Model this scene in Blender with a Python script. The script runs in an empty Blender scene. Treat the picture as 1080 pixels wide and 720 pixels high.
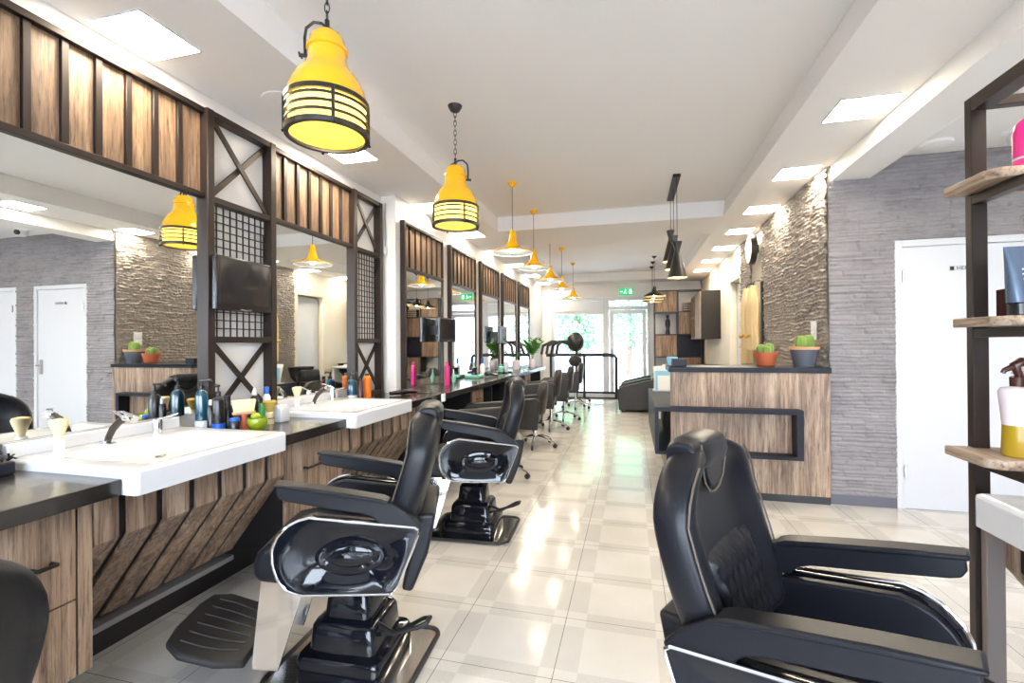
import bpy, bmesh, math, random
from mathutils import Vector, Matrix
random.seed(7)
S = bpy.context.scene
C = S.collection
PI = math.pi
H = 1.3

# ------------------------------------------------------------------ materials
MATS = {}
def nodes(name):
    m = bpy.data.materials.new(name); m.use_nodes = True
    nt = m.node_tree; b = nt.nodes['Principled BSDF']
    MATS[name] = m
    return m, nt, b
def N(nt, t, **k):
    n = nt.nodes.new(t)
    for a, v in k.items():
        if a in n.inputs.keys(): n.inputs[a].default_value = v
        else: setattr(n, a, v)
    return n
def srgb(r, g, b):
    f = lambda c: ((c / 255 + .055) / 1.055) ** 2.4 if c > 10 else c / 255 / 12.92
    return (f(r), f(g), f(b), 1)
def plain(name, col, rough=.5, metal=0, coat=0, spec=.5, bump=0, bscale=200, trans=0, emit=None, estr=0, ior=1.45):
    m, nt, b = nodes(name)
    b.inputs['Base Color'].default_value = col
    b.inputs['Roughness'].default_value = rough
    b.inputs['Metallic'].default_value = metal
    b.inputs['Coat Weight'].default_value = coat
    b.inputs['Coat Roughness'].default_value = .05
    b.inputs['Specular IOR Level'].default_value = spec
    b.inputs['Transmission Weight'].default_value = trans
    b.inputs['IOR'].default_value = ior
    if emit:
        b.inputs['Emission Color'].default_value = emit
        b.inputs['Emission Strength'].default_value = estr
    # subtle procedural variation
    tc = N(nt, 'ShaderNodeTexCoord'); no = N(nt, 'ShaderNodeTexNoise', Scale=bscale, Detail=3.0)
    nt.links.new(tc.outputs['Object'], no.inputs['Vector'])
    if bump:
        bp = N(nt, 'ShaderNodeBump', Strength=bump, Distance=.002)
        nt.links.new(no.outputs['Fac'], bp.inputs['Height'])
        nt.links.new(bp.outputs['Normal'], b.inputs['Normal'])
    return m

def wood_mat(name, c0, c1, c2, axis='Z', seams=0.0, rough=.5, offs=0):
    m, nt, b = nodes(name)
    tc = N(nt, 'ShaderNodeTexCoord')
    mp = N(nt, 'ShaderNodeMapping')
    sc = {'Z': (14, 14, .9), 'Y': (14, .9, 14), 'X': (.9, 14, 14)}[axis]
    mp.inputs['Scale'].default_value = sc
    mp.inputs['Location'].default_value = (offs, offs * .7, offs * .3)
    nt.links.new(tc.outputs['Object'], mp.inputs['Vector'])
    n1 = N(nt, 'ShaderNodeTexNoise', Scale=1.6, Detail=8.0, Roughness=.65, Distortion=.9)
    nt.links.new(mp.outputs[0], n1.inputs['Vector'])
    n2 = N(nt, 'ShaderNodeTexNoise', Scale=6.5, Detail=5.0, Roughness=.7)
    nt.links.new(mp.outputs[0], n2.inputs['Vector'])
    n3 = N(nt, 'ShaderNodeTexNoise', Scale=2.2, Detail=2.0)
    nt.links.new(tc.outputs['Object'], n3.inputs['Vector'])
    r1 = N(nt, 'ShaderNodeValToRGB')
    e = r1.color_ramp.elements
    e[0].position = .33; e[0].color = c0
    e[1].position = .66; e[1].color = c2
    x = e.new(.5); x.color = c1
    nt.links.new(n1.outputs['Fac'], r1.inputs['Fac'])
    r2 = N(nt, 'ShaderNodeValToRGB')
    e = r2.color_ramp.elements
    e[0].position = .36; e[0].color = (.35, .3, .27, 1); e[1].position = .5; e[1].color = (1, 1, 1, 1)
    nt.links.new(n2.outputs['Fac'], r2.inputs['Fac'])
    mx = N(nt, 'ShaderNodeMix', data_type='RGBA', blend_type='MULTIPLY')
    mx.inputs[0].default_value = .85
    nt.links.new(r1.outputs[0], mx.inputs[6]); nt.links.new(r2.outputs[0], mx.inputs[7])
    r3 = N(nt, 'ShaderNodeValToRGB')
    e = r3.color_ramp.elements
    e[0].position = .35; e[0].color = (.72, .72, .74, 1); e[1].position = .65; e[1].color = (1.1, 1.07, 1.02, 1)
    nt.links.new(n3.outputs['Fac'], r3.inputs['Fac'])
    m2 = N(nt, 'ShaderNodeMix', data_type='RGBA', blend_type='MULTIPLY')
    m2.inputs[0].default_value = .8
    nt.links.new(mx.outputs[2], m2.inputs[6]); nt.links.new(r3.outputs[0], m2.inputs[7])
    nt.links.new(m2.outputs[2], b.inputs['Base Color'])
    b.inputs['Roughness'].default_value = rough
    bp = N(nt, 'ShaderNodeBump', Strength=.25, Distance=.002)
    nt.links.new(n2.outputs['Fac'], bp.inputs['Height']); nt.links.new(bp.outputs['Normal'], b.inputs['Normal'])
    return m

def stone_mat(name, plane, tone, rowh=.034, bw=.26, bump=.9, dist=.02, rough_noise=0.0):
    """split-face ledge stone; plane 'XZ' or 'YZ'"""
    m, nt, b = nodes(name)
    g = N(nt, 'ShaderNodeNewGeometry'); sx = N(nt, 'ShaderNodeSeparateXYZ'); cx = N(nt, 'ShaderNodeCombineXYZ')
    nt.links.new(g.outputs['Position'], sx.inputs[0])
    nt.links.new(sx.outputs['X' if plane == 'XZ' else 'Y'], cx.inputs['X'])
    nt.links.new(sx.outputs['Z'], cx.inputs['Y'])
    # wobble
    nw = N(nt, 'ShaderNodeTexNoise', Scale=3.5, Detail=3.0)
    nt.links.new(cx.outputs[0], nw.inputs['Vector'])
    vm = N(nt, 'ShaderNodeVectorMath', operation='SCALE'); vm.inputs[3].default_value = dist
    nt.links.new(nw.outputs['Color'], vm.inputs[0])
    va = N(nt, 'ShaderNodeVectorMath', operation='ADD')
    nt.links.new(cx.outputs[0], va.inputs[0]); nt.links.new(vm.outputs[0], va.inputs[1])
    def brick(rh, w, off, seed):
        br = N(nt, 'ShaderNodeTexBrick', offset=off, offset_frequency=2, squash=.7, squash_frequency=3)
        br.inputs['Scale'].default_value = 1; br.inputs['Brick Width'].default_value = w
        br.inputs['Row Height'].default_value = rh; br.inputs['Mortar Size'].default_value = .0022
        br.inputs['Mortar Smooth'].default_value = .4; br.inputs['Bias'].default_value = 0
        br.inputs['Color1'].default_value = (0, 0, 0, 1); br.inputs['Color2'].default_value = (1, 1, 1, 1)
        br.inputs['Mortar'].default_value = (0, 0, 0, 1)
        nt.links.new(va.outputs[0], br.inputs['Vector'])
        return br
    b1 = brick(rowh, bw, .37, 0); b2 = brick(rowh * 2.0, bw * .63, .61, 1)
    nf = N(nt, 'ShaderNodeTexNoise', Scale=1, Detail=6.0, Roughness=.7)
    mp = N(nt, 'ShaderNodeMapping'); mp.inputs['Scale'].default_value = (16, 55, 1)
    nt.links.new(cx.outputs[0], mp.inputs['Vector']); nt.links.new(mp.outputs[0], nf.inputs['Vector'])
    def math_(op, a, c, v=None):
        q = N(nt, 'ShaderNodeMath', operation=op)
        nt.links.new(a, q.inputs[0])
        if c is not None: nt.links.new(c, q.inputs[1])
        else: q.inputs[1].default_value = v
        return q.outputs[0]
    h = math_('MULTIPLY', b1.outputs['Color'], None, .5)
    h2 = math_('MULTIPLY', b2.outputs['Color'], None, .45)
    hn = math_('MULTIPLY', nf.outputs['Fac'], None, .55 + rough_noise)
    hh = math_('ADD', math_('ADD', h, h2), hn)
    hh = math_('ADD', math_('MULTIPLY', h, None, .25), math_('ADD', hn, math_('MULTIPLY', nw.outputs['Fac'], None, .5)))
    bp = N(nt, 'ShaderNodeBump', Strength=bump, Distance=.03)
    nt.links.new(hh, bp.inputs['Height']); nt.links.new(bp.outputs['Normal'], b.inputs['Normal'])
    r = N(nt, 'ShaderNodeValToRGB')
    e = r.color_ramp.elements
    e[0].position = .3; e[0].color = tuple(c * .6 for c in tone[:3]) + (1,)
    e[1].position = .9; e[1].color = tuple(min(1, c * 1.25) for c in tone[:3]) + (1,)
    x = e.new(.6); x.color = tone
    nt.links.new(hh, r.inputs['Fac'])
    nt.links.new(r.outputs[0], b.inputs['Base Color'])
    b.inputs['Roughness'].default_value = .85
    return m

def floor_mat():
    m, nt, b = nodes('floor_tile')
    g = N(nt, 'ShaderNodeNewGeometry'); sx = N(nt, 'ShaderNodeSeparateXYZ')
    nt.links.new(g.outputs['Position'], sx.inputs[0])
    def mt(op, a, v=None, c=None):
        q = N(nt, 'ShaderNodeMath', operation=op)
        if hasattr(a, 'links'): nt.links.new(a, q.inputs[0])
        else: q.inputs[0].default_value = a
        if c is not None: nt.links.new(c, q.inputs[1])
        elif v is not None: q.inputs[1].default_value = v
        return q.outputs[0]
    def frac(sock, off, size):
        a = mt('SUBTRACT', sock, off); a = mt('DIVIDE', a, size); return mt('FRACT', a)
    TX, TY = .4635, .412
    fx = frac(sx.outputs['X'], -.312 - 20 * TX, TX)
    fy = frac(sx.outputs['Y'], 1.783 - 20 * TY, TY)
    def band(f, lo, hi):   # 1 near joint
        a = mt('LESS_THAN', f, hi); c = mt('GREATER_THAN', f, 1 - lo); return mt('MAXIMUM', a, c=c)
    bx = band(fx, .13, .20); by = band(fy, .14, .14)
    xor = mt('ABSOLUTE', mt('SUBTRACT', bx, c=by))
    jx = band(fx, .0028, .0028); jy = band(fy, .003, .003)
    joint = mt('MAXIMUM', jx, c=jy)
    nz = N(nt, 'ShaderNodeTexNoise', Scale=230, Detail=2.0, Roughness=.8)
    nt.links.new(g.outputs['Position'], nz.inputs['Vector'])
    nb = N(nt, 'ShaderNodeTexNoise', Scale=2.6, Detail=4.0)
    nt.links.new(g.outputs['Position'], nb.inputs['Vector'])
    rg = N(nt, 'ShaderNodeValToRGB'); e = rg.color_ramp.elements
    e[0].position = .38; e[0].color = srgb(190, 187, 182); e[1].position = .6; e[1].color = srgb(211, 208, 203)
    nt.links.new(nz.outputs['Fac'], rg.inputs['Fac'])
    rl = N(nt, 'ShaderNodeValToRGB'); e = rl.color_ramp.elements
    e[0].position = .3; e[0].color = srgb(206, 203, 197); e[1].position = .62; e[1].color = srgb(219, 216, 211)
    nt.links.new(nz.outputs['Fac'], rl.inputs['Fac'])
    mx = N(nt, 'ShaderNodeMix', data_type='RGBA')
    nt.links.new(xor, mx.inputs[0]); nt.links.new(rl.outputs[0], mx.inputs[6]); nt.links.new(rg.outputs[0], mx.inputs[7])
    rb = N(nt, 'ShaderNodeValToRGB'); e = rb.color_ramp.elements
    e[0].position = .35; e[0].color = (.90, .89, .87, 1); e[1].position = .65; e[1].color = (1, 1, 1, 1)
    nt.links.new(nb.outputs['Fac'], rb.inputs['Fac'])
    m2 = N(nt, 'ShaderNodeMix', data_type='RGBA', blend_type='MULTIPLY'); m2.inputs[0].default_value = 1
    nt.links.new(mx.outputs[2], m2.inputs[6]); nt.links.new(rb.outputs[0], m2.inputs[7])
    m3 = N(nt, 'ShaderNodeMix', data_type='RGBA')
    nt.links.new(joint, m3.inputs[0]); nt.links.new(m2.outputs[2], m3.inputs[6]); m3.inputs[7].default_value = srgb(95, 90, 86)
    nt.links.new(m3.outputs[2], b.inputs['Base Color'])
    b.inputs['Roughness'].default_value = .13
    b.inputs['Specular IOR Level'].default_value = .62
    bp = N(nt, 'ShaderNodeBump', Strength=.05, Distance=.002)
    nt.links.new(nb.outputs['Fac'], bp.inputs['Height']); nt.links.new(bp.outputs['Normal'], b.inputs['Normal'])
    return m

WOOD = wood_mat('weathered_oak', srgb(104, 84, 70), srgb(156, 132, 112), srgb(190, 168, 147))
WOOD2 = wood_mat('weathered_oak_warm', srgb(100, 80, 64), srgb(144, 118, 95), srgb(174, 147, 120), offs=3.1)
WOODY = wood_mat('oak_shelf', srgb(120, 98, 80), srgb(165, 142, 120), srgb(190, 170, 150), axis='Y', offs=5.)
STONE_F = stone_mat('ledge_stone_grey', 'XZ', srgb(142, 137, 139), rowh=.03, bw=.24, bump=.25)
STONE_S = stone_mat('ledge_stone_rough', 'YZ', srgb(150, 142, 136), rowh=.036, bw=.2, bump=.35, dist=.05, rough_noise=.35)
FLOOR = floor_mat()
WALL = plain('wall_paint', srgb(226, 223, 220), .9, bump=.04)
WALLC = plain('cream_wall_paint', srgb(232, 224, 208), .9, bump=.04)
CEIL = plain('ceiling_paint', srgb(242, 240, 238), .95, bump=.02)
WHITE = plain('white_lacquer', srgb(206, 207, 211), .35)
BASIN = plain('white_basin', srgb(216, 217, 221), .12, coat=.4)
FRAME = plain('bronze_metal', srgb(50, 41, 37), .42, metal=.35, bump=.03)
BLACKM = plain('black_metal', srgb(26, 25, 27), .4)
BLACKW = plain('black_worktop', srgb(30, 26, 24), .25, bump=.02, spec=.9, coat=.3)
NAVY = plain('dark_navy_laminate', srgb(26, 28, 40), .45, spec=.3)
LEATH = plain('black_leather', (.008, .0085, .012, 1), .36, bump=.12, bscale=260, spec=.32)
LEATH2 = plain('brown_black_leather', srgb(42, 37, 33), .42, bump=.12, bscale=200)
SEAM = plain('tan_seam', srgb(88, 78, 70), .6)
GLOSS = plain('gloss_black_shell', (.006, .007, .011, 1), .07, coat=.25, spec=.35)
CHROME = plain('chrome', (.82, .82, .84, 1), .08, metal=1)
STEEL = plain('polished_steel', (.6, .59, .57, 1), .12, metal=1)
RUBBER = plain('black_rubber', (.018, .018, .02, 1), .5, bump=.1)
MIRROR = plain('mirror_glass', (.93, .95, .94, 1), .0, metal=1)
YEL = plain('yellow_enamel', srgb(254, 188, 4), .18, coat=.7)
YELIN = plain('pale_inner_enamel', srgb(250, 236, 170), .5)
DARKP = plain('dark_pendant', srgb(34, 30, 28), .35)
GOLD = plain('pale_gold_inside', srgb(225, 200, 150), .4)
SCREEN = plain('screen_glass', srgb(36, 36, 40), .1, coat=.3)
PLINTH = plain('black_tile', srgb(24, 23, 26), .3)
GREYST = plain('grey_sill', srgb(128, 128, 130), .5)
TERRA = plain('terracotta', srgb(178, 92, 58), .7, bump=.1)
GREYPOT = plain('charcoal_ceramic', srgb(84, 88, 98), .6)
TANRIM = plain('tan_rim', srgb(196, 150, 112), .6)
CACT = plain('cactus_green', srgb(110, 140, 66), .8, bump=.5, bscale=60)
SPINE = plain('cactus_spines', srgb(214, 206, 150), .7)
LEAF = plain('leaf_green', srgb(86, 150, 50), .5)
DLEAF = plain('dark_leaf', srgb(50, 70, 44), .5)
SOIL = plain('soil', srgb(60, 45, 36), .9)
BRIST = plain('cream_bristle', srgb(232, 216, 172), .8, bump=.8, bscale=300)
ACRY = plain('clear_acrylic', (.95, .95, .96, 1), .08, spec=.6)
TEAL = plain('teal_liquid_bottle', srgb(6, 66, 88), .12, coat=.5)
BLKB = plain('black_bottle', srgb(24, 22, 26), .22)
BLUEP = plain('blue_plastic', srgb(30, 90, 190), .3)
WLAB = plain('white_label', srgb(225, 225, 228), .5)
GREENG = plain('lime_glass', srgb(176, 200, 40), .08, trans=.55)
GREENP = plain('green_plastic', srgb(40, 160, 70), .3)
REDW = plain('red_handle', srgb(196, 92, 70), .4)
PINK = plain('pink_bottle', srgb(226, 40, 130), .3)
ORANGE = plain('orange_bottle', srgb(235, 120, 20), .3)
AMBER = plain('amber_liquid', srgb(172, 142, 34), .1, coat=.5)
FROST = plain('frosted_bottle', srgb(232, 220, 226), .2)
BROWNP = plain('brown_plastic', srgb(70, 38, 32), .25)
TUBEB = plain('blue_grey_tube', srgb(84, 100, 122), .25, metal=.3)
CAPE = plain('beige_cape_cloth', srgb(214, 190, 146), .8, bump=.2, bscale=40)
LBLUE = plain('light_blue_card', srgb(130, 186, 212), .5)
PAPER = plain('paper', srgb(226, 226, 222), .7)
MINT = plain('mint_plastic', srgb(140, 205, 180), .4)
SINKCH = plain('black_chrome', srgb(86, 80, 76), .2, metal=.8)
GRASS = plain('outdoor_ground', srgb(190, 190, 186), .9)
TREE = plain('tree_leaves', srgb(112, 156, 116), .8)
BARK = plain('bark', srgb(96, 80, 66), .9)
SIGNG = plain('exit_sign_green', srgb(30, 150, 90), .4, emit=srgb(30, 150, 90), estr=.8)
SIGNW = plain('exit_sign_white', srgb(240, 250, 240), .4, emit=(1, 1, 1, 1), estr=1.0)
CARW = plain('white_car_paint', srgb(225, 228, 232), .2, coat=.5)
def emis(name, col, st):
    m = bpy.data.materials.new(name); m.use_nodes = True
    nt = m.node_tree; nt.nodes.clear()
    o = nt.nodes.new('ShaderNodeOutputMaterial'); e = nt.nodes.new('ShaderNodeEmission')
    e.inputs[0].default_value = col; e.inputs[1].default_value = st
    nt.links.new(e.outputs[0], o.inputs[0]); MATS[name] = m
    return m
PANEL = emis('led_panel', (1, .88, .69, 1), 38)
BULB = emis('lamp_bulb', (1, .90, .70, 1), 30)
gm = bpy.data.materials.new('window_glass'); gm.use_nodes = True
nt = gm.node_tree; nt.nodes.clear()
o = nt.nodes.new('ShaderNodeOutputMaterial'); mixs = nt.nodes.new('ShaderNodeMixShader')
tr = nt.nodes.new('ShaderNodeBsdfTransparent'); gl = nt.nodes.new('ShaderNodeBsdfGlossy'); gl.inputs['Roughness'].default_value = .02
fr = nt.nodes.new('ShaderNodeFresnel'); fr.inputs[0].default_value = 1.25
nt.links.new(fr.outputs[0], mixs.inputs[0]); nt.links.new(tr.outputs[0], mixs.inputs[1]); nt.links.new(gl.outputs[0], mixs.inputs[2])
nt.links.new(mixs.outputs[0], o.inputs[0])
GLASS = gm
tm = bpy.data.materials.new('frosted_yellow_glass'); tm.use_nodes = True
nt = tm.node_tree; nt.nodes.clear()
o = nt.nodes.new('ShaderNodeOutputMaterial'); mixs = nt.nodes.new('ShaderNodeMixShader'); mixs.inputs[0].default_value = .7
a_ = nt.nodes.new('ShaderNodeBsdfDiffuse'); a_.inputs[0].default_value = (.9, .62, .10, 1)
b_ = nt.nodes.new('ShaderNodeBsdfTranslucent'); b_.inputs[0].default_value = (1, .74, .18, 1)
nt.links.new(a_.outputs[0], mixs.inputs[1]); nt.links.new(b_.outputs[0], mixs.inputs[2]); nt.links.new(mixs.outputs[0], o.inputs[0])
YTRANS = tm

# ------------------------------------------------------------------ mesh helpers
class MB:
    def __init__(s): s.v = []; s.f = []
    def add(s, vs, fs):
        n = len(s.v); s.v += [tuple(v) for v in vs]; s.f += [[i + n for i in f] for f in fs]; return s
    def box(s, x0, x1, y0, y1, z0, z1):
        vs = [(x, y, z) for x in (x0, x1) for y in (y0, y1) for z in (z0, z1)]
        return s.add(vs, [(0, 1, 3, 2), (4, 6, 7, 5), (0, 4, 5, 1), (2, 3, 7, 6), (0, 2, 6, 4), (1, 5, 7, 3)])
    def bar(s, p, q, w, d, upv=(0, 0, 1)):
        """rectangular bar from p to q; w across, d along the other axis"""
        p = Vector(p); q = Vector(q); a = (q - p).normalized(); u = Vector(upv)
        if abs(a.dot(u)) > .95: u = Vector((1, 0, 0))
        r = a.cross(u).normalized(); t = r.cross(a).normalized()
        vs = []
        for c in (p, q):
            for i, j in ((-1, -1), (1, -1), (1, 1), (-1, 1)): vs.append(c + r * i * w / 2 + t * j * d / 2)
        return s.add(vs, [(3, 2, 1, 0), (4, 5, 6, 7), (0, 1, 5, 4), (1, 2, 6, 5), (2, 3, 7, 6), (3, 0, 4, 7)])
    def tube(s, pts, r, seg=8, closed=False):
        pts = [Vector(p) for p in pts]; n = len(pts)
        rs = r if isinstance(r, (list, tuple)) else [r] * n
        base = len(s.v); prev = None
        for i, p in enumerate(pts):
            if closed: d = pts[(i + 1) % n] - pts[i - 1]
            else: d = pts[min(i + 1, n - 1)] - pts[max(i - 1, 0)]
            d.normalize()
            if prev is None:
                u = Vector((0, 0, 1)) if abs(d.z) < .9 else Vector((1, 0, 0))
                a = d.cross(u).normalized()
            else: a = (prev - d * prev.dot(d)).normalized()
            prev = a; b = d.cross(a)
            for k in range(seg):
                an = 2 * PI * k / seg
                s.v.append(tuple(p + (a * math.cos(an) + b * math.sin(an)) * rs[i]))
        m = n if closed else n - 1
        for i in range(m):
            j = (i + 1) % n
            for k in range(seg):
                l = (k + 1) % seg
                s.f.append([base + i * seg + k, base + i * seg + l, base + j * seg + l, base + j * seg + k])
        if not closed:
            s.f.append([base + k for k in range(seg)][::-1]); s.f.append([base + (n - 1) * seg + k for k in range(seg)])
        return s
    def cyl(s, p, q, r0, r1=None, seg=20):
        return s.tube([p, q], [r0, r0 if r1 is None else r1], seg)
    def lathe(s, prof, c=(0, 0, 0), seg=28, cap=True, sx=1, sy=1):
        base = len(s.v)
        for r, z in prof:
            for k in range(seg):
                a = 2 * PI * k / seg; s.v.append((c[0] + r * math.cos(a) * sx, c[1] + r * math.sin(a) * sy, c[2] + z))
        for i in range(len(prof) - 1):
            for k in range(seg):
                l = (k + 1) % seg
                s.f.append([base + i * seg + k, base + i * seg + l, base + (i + 1) * seg + l, base + (i + 1) * seg + k])
        if cap:
            s.f.append([base + k for k in range(seg)][::-1]); s.f.append([base + (len(prof) - 1) * seg + k for k in range(seg)])
        return s
    def prism(s, poly, a0, a1, ax='y'):
        """poly of 2-D points extruded along ax"""
        def P(p, a):
            return {'y': (p[0], a, p[1]), 'x': (a, p[0], p[1]), 'z': (p[0], p[1], a)}[ax]
        n = len(poly)
        vs = [P(p, a0) for p in poly] + [P(p, a1) for p in poly]
        fs = [list(range(n))[::-1], [n + i for i in range(n)]] + [[i, (i + 1) % n, n + (i + 1) % n, n + i] for i in range(n)]
        return s.add(vs, fs)
    def loft(s, rings, caps=True):
        n = len(rings[0]); base = len(s.v)
        for r in rings: s.v += [tuple(p) for p in r]
        for i in range(len(rings) - 1):
            for k in range(n):
                l = (k + 1) % n
                s.f.append([base + i * n + k, base + i * n + l, base + (i + 1) * n + l, base + (i + 1) * n + k])
        if caps:
            s.f.append([base + k for k in range(n)][::-1]); s.f.append([base + (len(rings) - 1) * n + k for k in range(n)])
        return s
    def ball(s, c, r, sx=1, sy=1, sz=1, seg=14, rings=9):
        pr = [(max(1e-4, math.sin(PI * i / rings)) * r, -math.cos(PI * i / rings) * r * sz) for i in range(rings + 1)]
        return s.lathe(pr, c, seg, True, sx, sy)
    def xf(s, fn):
        s.v = [tuple(fn(Vector(v))) for v in s.v]; return s
    def make(s, name, mat, parent=None, bev=0, smooth=False, sub=0, seg=2, loc=None):
        me = bpy.data.meshes.new(name)
        me.from_pydata(s.v, [], s.f); me.validate()
        bm = bmesh.new(); bm.from_mesh(me); bmesh.ops.recalc_face_normals(bm, faces=bm.faces); bm.to_mesh(me); bm.free()
        me.materials.append(mat)
        o = bpy.data.objects.new(name, me); C.objects.link(o)
        if parent: o.parent = parent
        if loc: o.location = loc
        if bev:
            b = o.modifiers.new('bevel', 'BEVEL'); b.width = bev; b.segments = seg; b.limit_method = 'ANGLE'; b.angle_limit = .6
            b.harden_normals = False
        if sub:
            q = o.modifiers.new('sub', 'SUBSURF'); q.levels = q.render_levels = sub
        if smooth or bev or sub:
            for p in me.polygons: p.use_smooth = True
            if not sub:
                try: me.set_sharp_from_angle(angle=math.radians(40 if not bev else 50))
                except Exception: pass
        return o
def tag(o, label=None, cat=None, group=None, kind=None):
    if label: o['label'] = label
    if cat: o['category'] = cat
    if group: o['group'] = group
    if kind: o['kind'] = kind
    return o
def thing(name, label, cat, loc=(0, 0, 0), rz=0, group=None):
    o = bpy.data.objects.new(name, None); C.objects.link(o)
    o.empty_display_size = .05
    o.location = loc; o.rotation_euler = (0, 0, rz)
    return tag(o, label, cat, group)
def struct(mb, name, mat, **k):
    return tag(mb.make(name, mat, **k), kind='structure')
def kids(o): return [c for c in bpy.data.objects if c.parent == o]
def dup(root, loc, rz=None, label=None, group=None):
    r = root.copy(); C.objects.link(r); r.location = loc
    if rz is not None: r.rotation_euler = (0, 0, rz)
    if label: r['label'] = label
    if group: r['group'] = group
    for ch in kids(root):
        c = ch.copy(); C.objects.link(c); c.parent = r
        for g in kids(ch):
            d = g.copy(); C.objects.link(d); d.parent = c
    return r
def B(x0, x1, y0, y1, z0, z1): return MB().box(x0, x1, y0, y1, z0, z1)
def rrect(hx, hy, r, n=5):
    out = []
    for cx, cy, a0 in ((hx - r, hy - r, 0), (-hx + r, hy - r, 90), (-hx + r, -hy + r, 180), (hx - r, -hy + r, 270)):
        for i in range(n + 1):
            a = math.radians(a0 + 90 * i / n); out.append((cx + r * math.cos(a), cy + r * math.sin(a)))
    return out
def text_mesh(name, txt, size, mat, parent=None, mtx=None, ext=.001):
    cu = bpy.data.curves.new('tmp', 'FONT'); cu.body = txt; cu.size = size; cu.extrude = ext; cu.align_x = 'CENTER'; cu.align_y = 'CENTER'
    ob = bpy.data.objects.new('tmp', cu); C.objects.link(ob)
    dg = bpy.context.evaluated_depsgraph_get(); me = bpy.data.meshes.new_from_object(ob.evaluated_get(dg))
    bpy.data.objects.remove(ob)
    if mtx: me.transform(mtx)
    me.materials.clear(); me.materials.append(mat)
    o = bpy.data.objects.new(name, me); C.objects.link(o)
    if parent: o.parent = parent
    return o

# ------------------------------------------------------------------ camera
yaw = math.radians(14.53); pit = math.radians(.23); roll = math.radians(.4)
fw = Vector((-math.sin(yaw) * math.cos(pit), math.cos(yaw) * math.cos(pit), math.sin(pit)))
rt = Vector((math.cos(yaw), math.sin(yaw), 0)); up = rt.cross(fw)
Rm = Matrix.Rotation(roll, 3, fw); rt = Rm @ rt; up = Rm @ up
cam = bpy.data.cameras.new('camera'); co = bpy.data.objects.new('camera', cam); C.objects.link(co)
M = Matrix((rt, up, -fw)).transposed().to_4x4(); M.translation = (0, 0, H); co.matrix_world = M
cam.sensor_width = 36; cam.lens = 490 / 1080 * 36; cam.clip_start = .03; cam.clip_end = 200
S.camera = co

# ------------------------------------------------------------------ the room
WM = -2.30       # near left wall
WL2 = -2.15      # left wall beyond the pilaster
WR = 1.53        # right wall beyond the desk
YD = 4.25        # wall with the doors
YF = 11.3        # shop front
YB = -3.2        # behind the camera
XR = 4.6
struct(B(WM - .3, XR + .3, YB - .2, YF + .3, -.1, 0), 'floor', FLOOR)
struct(B(WM - .2, WM, YB, 3.95, 0, 2.9), 'wall_left', WALL)
struct(B(WM - .2, WL2, 3.95, YF, 0, 2.9), 'wall_left_far', WALL)
# ceiling: soffits at 2.70, recesses at 2.85
ce = MB()
ce.prism([(WM - .2, 2.70), (-1.62, 2.70), (-1.63, 2.88), (-1.63, 2.95), (WM - .2, 2.95)], YB, YF, 'y')
ce.prism([(1.545, 2.70), (.99, 2.70), (1.01, 2.88), (1.01, 2.95), (1.545, 2.95)], YB, 5.6, 'y')
ce.prism([(1.75, 2.70), (.99, 2.70), (1.01, 2.88), (1.01, 2.95), (1.75, 2.95)], 5.6, YF, 'y')
ce.box(-1.63, 1.01, 5.6, 6.47, 2.701, 2.95)
ce.box(-1.63, 1.01, 10.7, YF, 2.701, 2.95)
ce.box(-1.66, 1.04, YB, 5.6, 2.88, 2.95)
ce.box(-1.66, 1.04, 6.47, 10.7, 2.88, 2.95)
ce.box(2.03, XR + .2, YB, YD + .2, 2.73, 2.95)
struct(ce, 'ceiling', CEIL)
struct(MB().prism([(1.545, 2.95), (1.545, 2.58), (1.82, 2.58), (2.04, 2.73), (2.04, 2.95)], YB, YD + .1, 'y'), 'trim_1', CEIL)
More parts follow.
